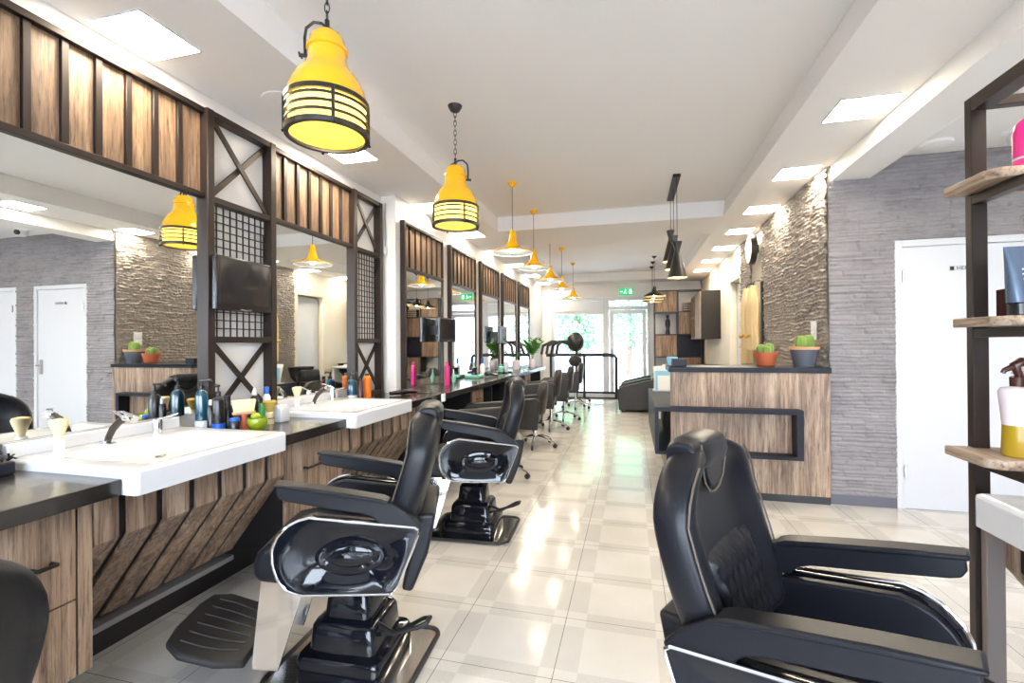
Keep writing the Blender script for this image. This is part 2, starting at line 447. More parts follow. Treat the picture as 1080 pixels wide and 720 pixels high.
# split-face stone skins: real relief, course by course
def stone_skin(name, mat, rects, fn, seed, amp, rowr, lenr, rough, step=.0085, tilt=0.0):
    """rects: (a0, a1, z0, z1); fn(a, z, h) -> world point"""
    rnd = random.Random(seed)
    A0 = min(r_[0] for r_ in rects); A1 = max(r_[1] for r_ in rects)
    rows = []; z = 0
    while z < 2.9:
        hgt = rnd.uniform(*rowr); br = []; a = A0 - rnd.uniform(0, .2)
        while a < A1:
            L = rnd.uniform(*lenr); br.append((a, a + L, rnd.random(), rnd.uniform(-1, 1))); a += L
        rows.append((z, z + hgt, br)); z += hgt
    P1 = [[rnd.random() for _ in range(64)] for _ in range(64)]
    def vn(x, y):
        xi, yi = math.floor(x), math.floor(y); fx, fy = x - xi, y - yi
        fx = fx * fx * (3 - 2 * fx); fy = fy * fy * (3 - 2 * fy)
        g = lambda i, j: P1[i & 63][j & 63]
        return (g(xi, yi) * (1 - fx) + g(xi + 1, yi) * fx) * (1 - fy) + (g(xi, yi + 1) * (1 - fx) + g(xi + 1, yi + 1) * fx) * fy
    def hf(a, z):
        zz = z + (.008 if rough < .5 else .03) * (vn(a * 7, z * 7) - .5)
        for r_ in rows:
            if r_[0] <= zz < r_[1]: break
        t = (zz - r_[0]) / (r_[1] - r_[0])
        q = r_[2][0]
        for b2 in r_[2]:
            if b2[0] <= a < b2[1]: q = b2; break
        e = min(min(a - q[0], q[1] - a) / .008, min(zz - r_[0], r_[1] - zz) / .008, 1)
        h = .35 + .65 * q[2] + tilt * (t - .5) + q[3] * .25 * ((a - q[0]) / (q[1] - q[0]) - .5)
        h += rough * (vn(a * 38, zz * 75 + q[2] * 9) + .6 * vn(a * 90, zz * 150) - .8)
        return max(0, h) * amp * (.25 + .75 * max(0, e))
    mb = MB()
    for (a0, a1, z0, z1) in rects:
        nx = max(2, int((a1 - a0) / step)); nz = max(2, int((z1 - z0) / step))
        base = len(mb.v)
        for j in range(nz + 1):
            zz = z0 + (z1 - z0) * j / nz
            for i in range(nx + 1):
                aa = a0 + (a1 - a0) * i / nx; mb.v.append(fn(aa, zz, hf(aa, zz)))
        for j in range(nz):
            for i in range(nx):
                k = base + j * (nx + 1) + i; mb.f.append([k, k + 1, k + nx + 2, k + nx + 1])
    me = bpy.data.meshes.new(name); me.from_pydata(mb.v, [], mb.f); me.materials.append(mat)
    for p in me.polygons: p.use_smooth = True
    o = bpy.data.objects.new(name, me); C.objects.link(o)
    return tag(o, kind='structure')
D1 = (1.975, 2.895); D2 = (3.22, 4.14); DT = 2.075
dw = MB().box(1.785, D1[0], YD + .002, YD + .15, 0, 2.8)
for a, b_ in ((D1[1], D2[0]), (D2[1], XR)): dw.box(a, b_, YD + .002, YD + .15, 0, 2.8)
for a, b_ in (D1, D2): dw.box(a, b_, YD + .002, YD + .15, DT, 2.8)
struct(dw, 'wall_doors', WALL)
stone_skin('wall_doors_stone', STONE_F, [(WR, D1[0], .08, 2.75), (D1[0], D1[1], DT, 2.75), (D1[1], D2[0], .08, 2.75), (D2[0], D2[1], DT, 2.75), (D2[1], XR, .08, 2.75)], lambda a, z, h: (a, YD - h, z), 11, .028, (.020, .042), (.08, .32), .12, .0068)
stone_skin('wall_right_stone_face', STONE_S, [(YD, 6.17, 1.0, 2.71), (6.72, 7.32, 0.9, 2.71)], lambda a, z, h: (WR - h, a, z), 12, .026, (.022, .042), (.05, .16), .85, .0085, .5)
struct(B(WR - .001, D1[0], YD - .015, YD, 0, .08).box(D1[1], D2[0], YD - .015, YD, 0, .08), 'baseboard_doors', plain('grey_skirting', srgb(98, 98, 108), .4))
for i, (a, b_) in enumerate((D1, D2)):
    fr_ = MB().box(a, a + .05, YD - .02, YD + .12, 0, DT).box(b_ - .05, b_, YD - .02, YD + .12, 0, DT).box(a + .05, b_ - .05, YD - .02, YD + .12, DT - .05, DT)
    d = struct(fr_, 'door_%d' % (i + 1), WHITE, bev=.004)
    B(a + .053, b_ - .053, YD - .005, YD + .035, .006, DT - .053).make('door_leaf', WHITE, d, bev=.003)
    for hz in (.25, 1.75): MB().cyl((a + .05, YD - .028, hz), (a + .05, YD - .028, hz + .09), .008).make('hinge', STEEL, d)
    hx = b_ - .12
    B(hx - .02, hx + .02, YD - .02, YD - .005, .95, 1.13).make('handle_plate', STEEL, d)
    MB().tube([(hx, YD - .02, 1.06), (hx, YD - .07, 1.06), (hx - .11, YD - .07, 1.06)], .009).make('door_handle', STEEL, d, smooth=True)
    sx_ = (a + b_) / 2
    pl = B(sx_ - .105, sx_ + .105, YD - .009, YD - .006, 1.825, 1.865).make('sign_plate', plain('sign_grey%d' % i, srgb(196, 196, 198), .4, metal=.3), d)
    if i == 0:
        text_mesh('lettering', 'HERREN', .040, BLACKM, pl, Matrix.Translation((sx_ + .015, YD - .0095, 1.845)) @ Matrix.Rotation(PI / 2, 4, 'X'), .0006)
    B(sx_ - .1, sx_ - .075, YD - .0105, YD - .009, 1.83, 1.86).make('pictogram', BLACKM, pl)
# right wall beyond the desk
struct(B(WR, WR + .25, YD + .006, 6.17, 0, 2.9), 'wall_right_stone', STONE_S)
struct(B(WR, WR + .25, 6.72, 7.32, 0, 2.9), 'wall_right_stone_pier', STONE_S)
wr = MB().box(WR + .04, WR + .25, 6.17, 6.72, 0, 2.9).box(WR, WR + .25, 7.32, 7.42, 0, 2.9).box(WR, WR + .25, 7.42, 8.16, 2.25, 2.9).box(WR, WR + .25, 8.16, YF, 0, 2.9).box(WR + .2, WR + .25, 7.42, 8.16, 0, 2.25)
struct(wr, 'wall_right', WALLC)
struct(B(WR + .1, WR + .14, 7.44, 8.14, .005, 2.22), 'door_3', WHITE)
# walls of the side room / behind the camera
struct(B(XR, XR + .15, YB, YD + .15, 0, 2.9), 'wall_side', WALL)
bw = MB().box(WM - .2, XR + .15, YB - .15, YB, 0, .35).box(WM - .2, XR + .15, YB - .15, YB, 2.55, 2.9)
for a, b_ in ((WM - .2, -2.0), (-.1, .1), (1.9, 2.1), (4.1, XR + .15)): bw.box(a, b_, YB - .15, YB, .35, 2.55)
struct(bw, 'wall_back', WALL)
for i, (a, b_) in enumerate(((-2.0, -.1), (.1, 1.9), (2.1, 4.1))):
    w = struct(MB().box(a, a + .05, YB - .1, YB - .04, .35, 2.55).box(b_ - .05, b_, YB - .1, YB - .04, .35, 2.55).box(a + .05, b_ - .05, YB - .1, YB - .04, .35, .42).box(a + .05, b_ - .05, YB - .1, YB - .04, 2.48, 2.55), 'window_%d' % (i + 3), WHITE)
    B(a + .05, b_ - .05, YB - .075, YB - .07, .42, 2.48).make('pane', GLASS, w)
# shop front
XL = WL2
sf = MB().box(XL - .2, -1.93, YF, YF + .2, 0, 2.9).box(.42, WR + .25, YF, YF + .2, 0, 2.9).box(-1.93, .42, YF, YF + .2, 2.38, 2.9)
struct(sf, 'wall_front', WALL)
def framebox(x0, x1, z0, z1, w, y0, y1, mb=None):
    mb = mb or MB()
    return mb.box(x0, x0 + w, y0, y1, z0, z1).box(x1 - w, x1, y0, y1, z0, z1).box(x0 + w, x1 - w, y0, y1, z0, z0 + w).box(x0 + w, x1 - w, y0, y1, z1 - w, z1)
w1 = struct(framebox(-1.93, -.62, 0, 2.38, .07, YF + .03, YF + .11).box(-1.86, -.69, YF + .03, YF + .11, 1.98, 2.06).box(-1.86, -.69, YF + .0, YF + .12, 2.06, 2.3), 'window_1', WHITE, bev=.006)
B(-1.86, -.69, YF + .065, YF + .072, .07, 1.98).make('pane', GLASS, w1)
w2 = struct(framebox(-.62, .42, 0, 2.38, .08, YF + .02, YF + .12).box(-.54, .34, YF + .02, YF + .12, 2.08, 2.16), 'door_4', WHITE, bev=.006)
lf = framebox(-.52, .32, .01, 2.07, .09, YF + .03, YF + .10).make('door_leaf', WHITE, w2, bev=.005)
B(-.43, .23, YF + .06, YF + .068, .1, 1.98).make('pane', GLASS, lf)
MB().tube([(-.47, YF + .03, .95), (-.47, YF - .03, .95), (-.47, YF - .03, 1.15), (-.47, YF + .03, 1.15)], .012).make('door_handle', STEEL, lf, smooth=True)
B(-.54, .34, YF + .062, YF + .07, 2.16, 2.3).make('transom_pane', GLASS, w2)

# ------------------------------------------------------------------ outdoors
struct(B(-30, 30, YF + .3, 60, -.25, -.15).box(-30, 30, -40, YB - .2, -.25, -.15), 'ground_outside', GRASS)
def tree(x, y, h, r, label, seed):
    rnd = random.Random(seed)
    t = thing('tree', label, 'tree', (x, y, -.15))
    MB().tube([(0, 0, 0), (.05, 0, h * .35), (0, .05, h * .7)], [.14, .1, .05], 8).make('trunk', BARK, t, smooth=True)
    mb = MB()
    for i in range(1500):
        a = rnd.uniform(0, 2 * PI); q = rnd.random() ** .5; el = rnd.uniform(-1, 1)
        rr = r * q * math.sqrt(max(0, 1 - el * el * .8)) * (1 + .3 * math.sin(3 * a + seed))
        c = Vector((rr * math.cos(a), rr * math.sin(a), h * .62 + el * h * .36))
        u = Vector((rnd.uniform(-1, 1), rnd.uniform(-1, 1), rnd.uniform(-1, 1))).normalized() * .13
        w = u.cross(Vector((rnd.uniform(-1, 1), rnd.uniform(-1, 1), rnd.uniform(-1, 1)))).normalized() * .07
        mb.add([c - u, c + w, c + u, c - w], [(0, 1, 2, 3)])
    mb.make('crown', TREE, t)
tree(-2.0, 17.5, 4.4, 1.2, 'leafy green tree outside the left shop window', 1)
tree(-.15, 21.5, 5.0, 1.4, 'leafy green tree outside the glass entrance door', 2)
tree(-4.6, 22, 5.0, 1.9, 'leafy tree farther down the street, left of the shop window', 5)

# ------------------------------------------------------------------ ceiling lights
def ceil_light(x, y, label):
    t = thing('ceiling_light', label, 'ceiling light', (x, y, 2.70), group='square ceiling light panels')
    framebox(-.15, .15, -.15, .15, .008, -.006, 0).xf(lambda v: Vector((v.x, v.z, v.y))).make('frame', WHITE, t)
    B(-.142, .142, -.142, .142, -.004, -.001).make('diffuser', PANEL, t)
    return t
ords = ['nearest', 'second', 'third', 'fourth', 'fifth', 'sixth', 'seventh', 'eighth', 'ninth']
cl0 = ceil_light(-2.12, 1.62, 'square white ceiling light over the nearest mirror, above the left wall frame')
for i, y in enumerate((3.0, 4.4, 5.65, 6.85, 8.1, 9.4, 10.7)):
    dup(cl0, (-2.0, y, 2.70), label='square ceiling light in the left soffit, %s along the mirror wall' % ords[i + 1])
for i, y in enumerate((3.23, 4.33, 5.42, 6.41, 7.5, 8.6, 9.7)):
    dup(cl0, (1.33, y, 2.70), label='square ceiling light in the right soffit, %s from the camera' % ords[i])
dup(cl0, (-2.12, .2, 2.70), label='square ceiling light above the left wall, just outside the picture')
dup(cl0, (1.33, 1.2, 2.70), label='square ceiling light above the right hand station, outside the picture')
dup(cl0, (3.2, 2.9, 2.73), label='square ceiling light in the side room before the toilet doors, seen in mirror')

# ------------------------------------------------------------------ mirror wall
XM = -2.27
def slat_header(y0, y1, z0, z1, n, parent, x, offs):
    """wood boards with metal uprights"""
    pitch = (y1 - y0) / n; w = MB(); f = MB()
    w.box(x - .03, x - .012, y0, y1, z0, z1)
    f.box(x - .03, x + .02, y0, y1, z1 - .03, z1).box(x - .03, x + .02, y0, y1, z0, z0 + .03)
    for i in range(1, n): f.box(x - .03, x + (.018 if n == 7 and z1 - z0 > 1.65 else .004), y0 + i * pitch - offs, y0 + i * pitch + offs, z0 + .03, z1 - .03)
    w.make('wood_panel', WOOD2, parent); f.make('header_frame', FRAME, parent, bev=.002, seg=1)
def wall_mirror(y0, y1, z0, zs, z1, x, label, group, n=7, posts=(1, 1)):
    t = thing('wall_mirror', label, 'mirror', (x, (y0 + y1) / 2, z0), group=group)
    t2 = t
    l0, l1 = y0 - (y0 + y1) / 2, y1 - (y0 + y1) / 2
    B(-.02, 0.0, l0, l1, 0, zs - z0).make('mirror_glass', MIRROR, t)
    slat_header(l0, l1, zs - z0, z1 - z0, n, t, 0, .014 if z1 > 2.55 else .009)
    if posts[0]: B(-.02, .03, l0 - .035, l0, 0, z1 - z0).make('frame_stile', FRAME, t, bev=.002, seg=1)
    if posts[1]: B(-.02, .015, l1, l1 + .012, 0, z1 - z0).make('frame_stile', FRAME, t, bev=.002, seg=1)
    return t
wall_mirror(1.145, 2.03, .937, 2.105, 2.60, XM, 'tall wall mirror behind the nearest white washbasin, slatted wood header above', 'mirrors over the washbasins', 7, (0, 0))
wall_mirror(2.535, 3.41, .937, 2.105, 2.60, XM, 'tall wall mirror behind the second washbasin, slatted wood header above', 'mirrors over the washbasins', 7, (0, 0))
wall_mirror(-.25, .61, .937, 2.105, 2.60, XM, 'wall mirror by the foreground chair, left of the picture edge', 'mirrors over the washbasins', 7, (0, 0))
ys = [(4.07, 5.0), (5.24, 6.17), (6.41, 7.34), (7.58, 8.5), (8.74, 9.65)]
mn = ['first', 'second', 'third', 'fourth', 'farthest']
for i, (a, b_) in enumerate(ys):
    wall_mirror(a, b_, .86, 2.02, 2.49, WL2 + .022, 'dark framed tall mirror with wood header over long counter, %s along it' % mn[i], 'mirrors over the long black counter')
def tower(y0, y1, label):
    yc = (y0 + y1) / 2; hw = (y1 - y0) / 2
    t = thing('lattice_frame', label, 'metal frame', (XM, yc, .85), group='cross braced metal frames between mirrors')
    z = lambda a: a - .85
    f = MB()
    for s in (-1, 1):
        a, b_ = sorted((s * hw, s * (hw - .045))); f.box(-.03, .04, a, b_, 0, z(2.60))
    for zz in (.85, 1.315, 2.09, 2.565): f.box(-.03, .035, -hw + .045, hw - .045, z(zz), z(zz) + .035)
    f.make('upright_frame', FRAME, t, bev=.003, seg=1)
    h2 = hw - .045
    for z0, z1 in ((z(.885), z(1.315)), (z(2.125), z(2.565))):
        br = MB(); br.bar((.012, -h2, z1), (.012, h2, z0), .03, .012, (1, 0, 0)); br.bar((-.005, -h2, z0), (-.005, h2, z1), .03, .012, (1, 0, 0))
        br.make('cross_brace', FRAME, t)
    g = MB()
    n = 9
    for i in range(1, n): g.box(-.004, .002, -h2 + 2 * h2 * i / n - .003, -h2 + 2 * h2 * i / n + .003, z(1.35), z(2.09))
    m = 16
    for i in range(1, m): g.box(-.006, .0, -h2, h2, z(1.35) + .74 * i / m - .003, z(1.35) + .74 * i / m + .003)
    g.make('wire_grid', BLACKM, t)
    return t
tower(2.03, 2.535, 'dark metal frame with cross braces and wire grid, television hung on it')
tower(3.41, 3.865, 'dark metal frame with cross braces and wire grid, no television, at the wall corner')
tower(.61, 1.145, 'dark metal frame with cross braces beyond the left picture edge')
struct(B(WM, XM - .02, YB + .5, 3.88, 2.0, 2.1), 'trim_2', WALL)

def television(loc, rz, w, h, label, arm=.08):
    t = thing('television', label, 'television', loc, rz, group='small flat televisions by the mirrors')
    B(-.035, 0, -w / 2, w / 2, -h / 2, h / 2).make('casing', BLKB, t, bev=.008)
    B(-.0005, .0025, -w / 2 + .022, w / 2 - .022, -h / 2 + .04, h / 2 - .02).make('screen', SCREEN, t)
    B(-.035 - arm, -.035, -.04, .04, -.05, .05).make('wall_bracket', BLACKM, t, bev=.004)
    MB().tube([(.002, -.04, -h / 2 + .012), (.005, 0, -h / 2 + .008), (.002, .04, -h / 2 + .012)], .003, 6).make('logo_bar', STEEL, t)
    return t
television((XM + .085, 2.237, 1.646), 0, .395, .305, 'black flat television hanging on the wire grid between the two washbasin mirrors', .03)
television((-2.0, 4.87, 1.455), math.radians(-2), .42, .27, 'flat television on a wall arm between first and second counter mirrors', .12)
television((-2.0, 7.16, 1.44), math.radians(-2), .42, .27, 'smaller looking television on a wall arm, farther along the long counter', .12)

# ------------------------------------------------------------------ washbasin stations
def flip(side):
    return (lambda v: v) if side < 0 else (lambda v: Vector((-v.x + (XM + 1.56), v.y, v.z)))
XS = -1.80   # plane of the cabinet fronts
def washbasin(y0, y1, side, label):
    yc = (y0 + y1) / 2; fx = flip(side)
    hl = (y1 - y0) / 2; x0, x1 = XM + .004, -1.607
    base = fx(Vector((x0, yc, .797)))
    t = thing('washbasin', label, 'washbasin', base, group='white rectangular washbasins')
    def loc_(v):
        w = fx(Vector((v.x, v.y + yc, v.z))); return w - base
    n = 22; m = 26; mb = MB()
    # top surface grid with a soft dish
    bx0, bx1, by = x0 + .16, x1 - .045, hl - .07
    def zt(x, y):
        dx = min(x - bx0, bx1 - x); dy = by - abs(y)
        d = min(dx, dy * 1.0)
        if d <= 0: return .886
        k = min(1, d / .11); k = k * k * (3 - 2 * k)
        return .886 - .055 * k
    xs_ = [x0 + (x1 - x0) * i / n for i in range(n + 1)]; ys_ = [-hl + 2 * hl * j / m for j in range(m + 1)]
    ch = .03
    top = [[Vector((x, y, zt(x, y))) for y in ys_] for x in xs_]
    vs = [v for r in top for v in r]; fs = []
    for i in range(n):
        for j in range(m): fs.append((i * (m + 1) + j, (i + 1) * (m + 1) + j, (i + 1) * (m + 1) + j + 1, i * (m + 1) + j + 1))
    mb.add(vs, fs)
    rim = [(x, -hl) for x in xs_] + [(x1, y) for y in ys_[1:]] + [(x, hl) for x in xs_[::-1][1:]] + [(x0, y) for y in ys_[::-1][1:-1]]
    k = len(rim)
    mb.add([(x, y, .886) for x, y in rim] + [(x, y, .797) for x, y in rim], [[i, (i + 1) % k, k + (i + 1) % k, k + i] for i in range(k)])
    mb.add([(x0, -hl, .797), (x1, -hl, .797), (x1, hl, .797), (x0, hl, .797)], [(0, 1, 2, 3)])
    mb.xf(loc_)
    o = mb.make('basin', BASIN, t)
    bm = bmesh.new(); bm.from_mesh(o.data); bmesh.ops.remove_doubles(bm, verts=bm.verts, dist=.0004)
    # cut the two front vertical corners
    bmesh.ops.recalc_face_normals(bm, faces=bm.faces); bm.to_mesh(o.data); bm.free()
    bv = o.modifiers.new('bevel', 'BEVEL'); bv.width = .012; bv.segments = 2; bv.limit_method = 'ANGLE'; bv.angle_limit = 1.0
    for p in o.data.polygons: p.use_smooth = True
    o.data.set_sharp_from_angle(angle=.7)
    B(x0, x0 + .035, -hl, hl - .02, .886, .94).xf(loc_).make('backsplash', BASIN, t, bev=.006)
    MB().lathe([(.018, 0), (.022, .002), (.012, .004)], (0, 0, 0)).xf(lambda v: loc_(v + Vector((bx0 + .16, 0, .832)))).make('drain', CHROME, t)
    return t
def faucet(x, y, side, label):
    fx = flip(side); b0 = fx(Vector((x, y, .886)))
    t = thing('faucet', label, 'faucet', b0, group='basin faucets')
    s = 1 if side < 0 else -1
    MB().lathe([(.030, 0), (.030, .004), (.014, .008), (.013, .014)]).make('base_disc', CHROME, t, smooth=True)
    MB().tube([(0, 0, .0), (0.012 * s, 0, .03), (.035 * s, 0, .065), (.07 * s, 0, .095), (.105 * s, 0, .11), (.13 * s, 0, .112)], [.012, .013, .014, .015, .015, .014], 12).make('spout', SINKCH, t, smooth=True)
    MB().tube([(.10 * s, 0, .112), (.135 * s, 0, .114), (.155 * s, 0, .106)], [.015, .020, .017], 12).make('spray_head', CHROME, t, smooth=True)
    MB().tube([(.135 * s, 0, .124), (.11 * s, -.02, .14), (.095 * s, -.03, .143), (.10 * s, -.005, .14), (.125 * s, .008, .126)], .0035, 6, True).make('loop_lever', CHROME, t, smooth=True)
    return t
def mixer(x, y, side, label):
    fx = flip(side); b0 = fx(Vector((x, y, .886)))
    t = thing('mixer_tap', label, 'tap', b0, group='mixer levers')
    s = 1 if side < 0 else -1
    MB().lathe([(.021, 0), (.021, .055), (.019, .066), (.010, .07)]).make('body', CHROME, t, smooth=True)
    MB().bar((0, 0, .066), (.1 * s, .02, .095), .016, .007).make('lever', CHROME, t, bev=.003)
    return t
washbasin(1.19, 1.887, -1, 'large white washbasin nearest the camera, under the first mirror')
washbasin(2.46, 3.2, -1, 'white washbasin second along the left wall, beyond the toiletry bottles')
washbasin(.78, 1.545, 1, 'white washbasin at the right picture edge under the open shelves')
faucet(-2.165, 1.48, -1, 'curved dark chrome faucet on the nearest white washbasin')
mixer(-2.17, 1.70, -1, 'chrome mixer lever standing on the nearest washbasin ledge')
faucet(-2.165, 2.80, -1, 'curved dark chrome faucet on the second washbasin')
mixer(-2.17, 3.02, -1, 'chrome mixer lever on the second washbasin ledge')

def worktop(y0, y1, side, label, x1=-1.67, xb=XM, z0=.798, z1=.852, mat=None):
    fx = flip(side)
    c = fx(Vector(((xb + x1) / 2, (y0 + y1) / 2, z0)))
    o = B(-abs(x1 - xb) / 2, abs(x1 - xb) / 2, -(y1 - y0) / 2, (y1 - y0) / 2, 0, z1 - z0).make('worktop', mat or BLACKW, bev=.002, loc=c)
    return tag(o, label, 'worktop')
worktop(-.35, 1.187, -1, 'black worktop at the left edge, before the nearest washbasin')
worktop(1.889, 2.457, -1, 'black worktop between the two washbasins, covered in barber bottles')
worktop(3.202, 3.86, -1, 'black worktop stub after the second washbasin, ending at the wall corner')

def base_unit(y0, y1, side, label, kind):
    """kind 'cab' = wood cabinet, 'slat' = slatted apron folding back to the wall"""
    fx = flip(side); yc = (y0 + y1) / 2; base = fx(Vector((XS, yc, .0)))
    L = lambda v: fx(Vector((v.x, v.y + yc, v.z))) - base
    a, b_ = y0 - yc, y1 - yc
    if kind == 'cab':
        t = thing('base_cabinet', label, 'cabinet', base, group='wood fronted base cabinets')
        B(-2.255, XS - .02, a, b_, .2, .796).xf(L).make('carcass', BLACKM, t)
        n = max(1, round((b_ - a) / .45)); w = (b_ - a) / n
        for i in range(n):
            y = a + i * w
            B(XS - .018, XS, y + .003, y + w - .05, .2, .455).xf(L).make('door', WOOD, t, bev=.002, seg=1)
            d = B(XS - .018, XS, y + .003, y + w - .05, .46, .79).xf(L).make('drawer', WOOD, t, bev=.002, seg=1)
            hx = XS + .026; h0, hl_ = (y + w * .30, .15) if n == 1 else (y + w * .66, .05)
            MB().tube([(XS, y0_, .607) if k_ in (0, 3) else (hx, y0_, .607) for k_, y0_ in enumerate((h0, h0, h0 + hl_, h0 + hl_))], .007, 8).xf(L).make('drawer_handle', BLACKM, d, smooth=True)
            B(XS - .018, XS, y + w - .044, y + w - .001, .2, .79).xf(L).make('filler_strip', WOOD, t, bev=.002, seg=1)
        B(-2.25, -2.2, a, b_, 0, .2).xf(L).make('plinth', PLINTH, t)
    else:
        t = thing('slatted_apron', label, 'wood apron', base, group='slatted wood aprons under the washbasins')
        fr_ = MB().prism([(XS - .02, .79), (XS - .012, .79), (XS - .012, .615), (-2.15, .185), (-2.17, .185), (XS - .035, .60)], a, b_, 'y')
        fr_.xf(L).make('black_backing', BLACKM, t)
        bd = MB(); g0 = y0
        pitch = .1375; gaps = []
        y = y0 + (.095 if side < 0 and y0 < 2 else .085)
        while y < y1: gaps.append(y - yc); y += pitch
        edges = [a] + [q for g in gaps for q in (g - .016, g + .016)] + [b_]
        for i in range(0, len(edges) - 1, 2):
            e0, e1 = edges[i], edges[i + 1]
            if e1 - e0 < .01: continue
            bd.prism([(XS - .013, .79), (XS, .79), (XS, .612), (-2.142, .18), (-2.155, .187), (XS - .013, .618)], e0, e1, 'y')
        bd.xf(L).make('wood_boards', WOOD, t)
        B(-2.26, -2.13, a, b_, .125, .15).xf(L).make('sill', GREYST, t)
        B(-2.26, -2.2, a, b_, 0, .125).xf(L).make('plinth', PLINTH, t, bev=.001)
    return t
base_unit(-.3, 1.186, -1, 'wood fronted base cabinet in the lower left corner with black handles', 'cab')
base_unit(1.19, 2.09, -1, 'slatted wood apron with black gaps under the nearest washbasin', 'slat')
base_unit(2.094, 2.6, -1, 'wood fronted base cabinet between the two washbasins', 'cab')
base_unit(2.604, 3.86, -1, 'slatted wood apron under the second washbasin, behind the barber chair', 'slat')
base_unit(.5, 1.74, 1, 'slatted wood apron under the right hand washbasin', 'slat')

# right hand partition and open shelves
struct(B(1.56, 1.68, -.6, 1.9, 0, 2.58), 'wall_partition', WALL)
sh = thing('open_shelf_unit', 'dark metal shelf frame with wood shelves at the right picture edge', 'shelf unit', (1.035, 1.6, 0))
f = MB()
PX, PY = 0.0, .2
f.box(0, .042, .175, .205, 0, 2.065)
f.box(0, .05, -.75, -.70, .9, 2.065)
f.box(.46, .505, .175, .205, .9, 2.065)
f.box(0, .05, -.70, .175, 2.02, 2.065)
f.box(.05, .5, .175, .205, 2.03, 2.06)
for zz in (.905, 1.308, 1.725): f.box(.0, .03, -.70, .175, zz, zz + .03).box(.03, .5, .02, .05, zz, zz + .03)
f.make('frame', FRAME, sh, bev=.002, seg=1)
def shelfboard(z, x0, y0, y1, c):
    p = [(x0, y1), (x0, y0 + c), (x0 + c, y0), (.5, y0), (.5, y1)]
    MB().prism(p, z - .028, z, 'z').make('shelf', WOODY, sh, bev=.003, seg=1)
shelfboard(.963, -.065, .0, .20, .03)
shelfboard(1.368, -.045, .0, .19, .03)
shelfboard(1.785, -.06, .0, .20, .03)
B(.01, .058, .143, .168, 0, .79).make('side_panel', plain('grey_brown_panel', srgb(112, 103, 98), .4), sh, bev=.002, seg=1)

# ------------------------------------------------------------------ long counter
lc = thing('long_counter', 'long black styling counter running along the left wall', 'counter', (-1.89, 3.87, 0))
def LCx(v): return Vector((v.x + 1.89, v.y - 3.87, v.z))
B(-2.145, -1.63, 3.87, 8.85, .80, .855).xf(LCx).make('top', BLACKW, lc, bev=.003)
for y in (3.885, 5.6, 6.9, 8.8): B(-2.14, -1.72, y - .015, y + .015, 0, .80).xf(LCx).make('support_panel', BLACKM, lc)
B(-2.14, -2.12, 3.9, 8.8, 0, .80).xf(LCx).make('back_panel', BLACKM, lc)
B(-1.632, -1.62, 3.80, 3.868, .79, .857).xf(LCx).make('end_plate', WLAB, lc)
for y in (4.87, 6.3, 7.5):
    t = thing('drawer_unit', 'wood fronted drawer pedestal under the long counter, %s' % ({4.87: 'nearest the washbasins', 6.3: 'the middle one', 7.5: 'the farthest'}[y]), 'drawers', (-1.9, y + .2, 0), group='drawer pedestals under the counter')
    B(-.2, .16, -.2, .2, .12, .78).make('carcass', BLACKM, t)
    for k in range(3):
        d = B(.16, .178, -.195, .195, .13 + k * .215, .335 + k * .215).make('drawer', WOOD2, t, bev=.002, seg=1)
        MB().tube([(.178, -.06, .24 + k * .215), (.2, -.06, .24 + k * .215), (.2, .06, .24 + k * .215), (.178, .06, .24 + k * .215)], .006, 6).make('drawer_handle', BLACKM, d)
    for sx_ in (-.15, .12):
        for sy_ in (-.15, .15): MB().cyl((sx_, sy_, 0), (sx_, sy_, .12), .02, seg=10).make('leg', BLACKM, t)

# ------------------------------------------------------------------ reception desk
dk = thing('reception_desk', 'wood clad reception desk with dark top and projecting ledge frame', 'desk', (.9, 4.2, 0))
def DK(v): return Vector((v.x - .9, v.y - 4.2, v.z))
B(.313, 1.515, 4.2, 4.24, .06, 1.045).xf(DK).make('front_panel', WOOD, dk, bev=.001)
B(.313, .35, 4.24, 5.7, .0, .72).xf(DK).make('side_panel', WOOD, dk)
B(.33, 1.515, 4.205, 4.24, 0, .06).xf(DK).make('plinth', PLINTH, dk)
MB().prism([(.300, 4.185), (1.522, 4.185), (1.522, 4.62), (.300, 4.62)], 1.046, 1.088, 'z').xf(DK).make('top', NAVY, dk, bev=.003)
# ledge: loop round the left corner
led = MB()
x0, x1, yf, zt, zb = .178, 1.29, 4.075, .757, .365
led.box(x0, x1, yf, 4.199, zt - .035, zt)
led.box(x0, x1, yf, 4.199, zb, zb + .03)
led.box(x1 - .05, x1, yf, 4.199, zb + .03, zt - .035)
led.box(x0, .62, 4.25, 5.75, zt - .035, zt).box(x0, .312, 4.199, 4.25, zt - .035, zt)
led.box(x0, .312, 4.199, 5.75, zb, zb + .03)
led.box(x0, x0 + .03, yf, 5.75, zb + .03, zt - .035)
led.xf(DK).make('ledge', NAVY, dk, bev=.002, seg=1)

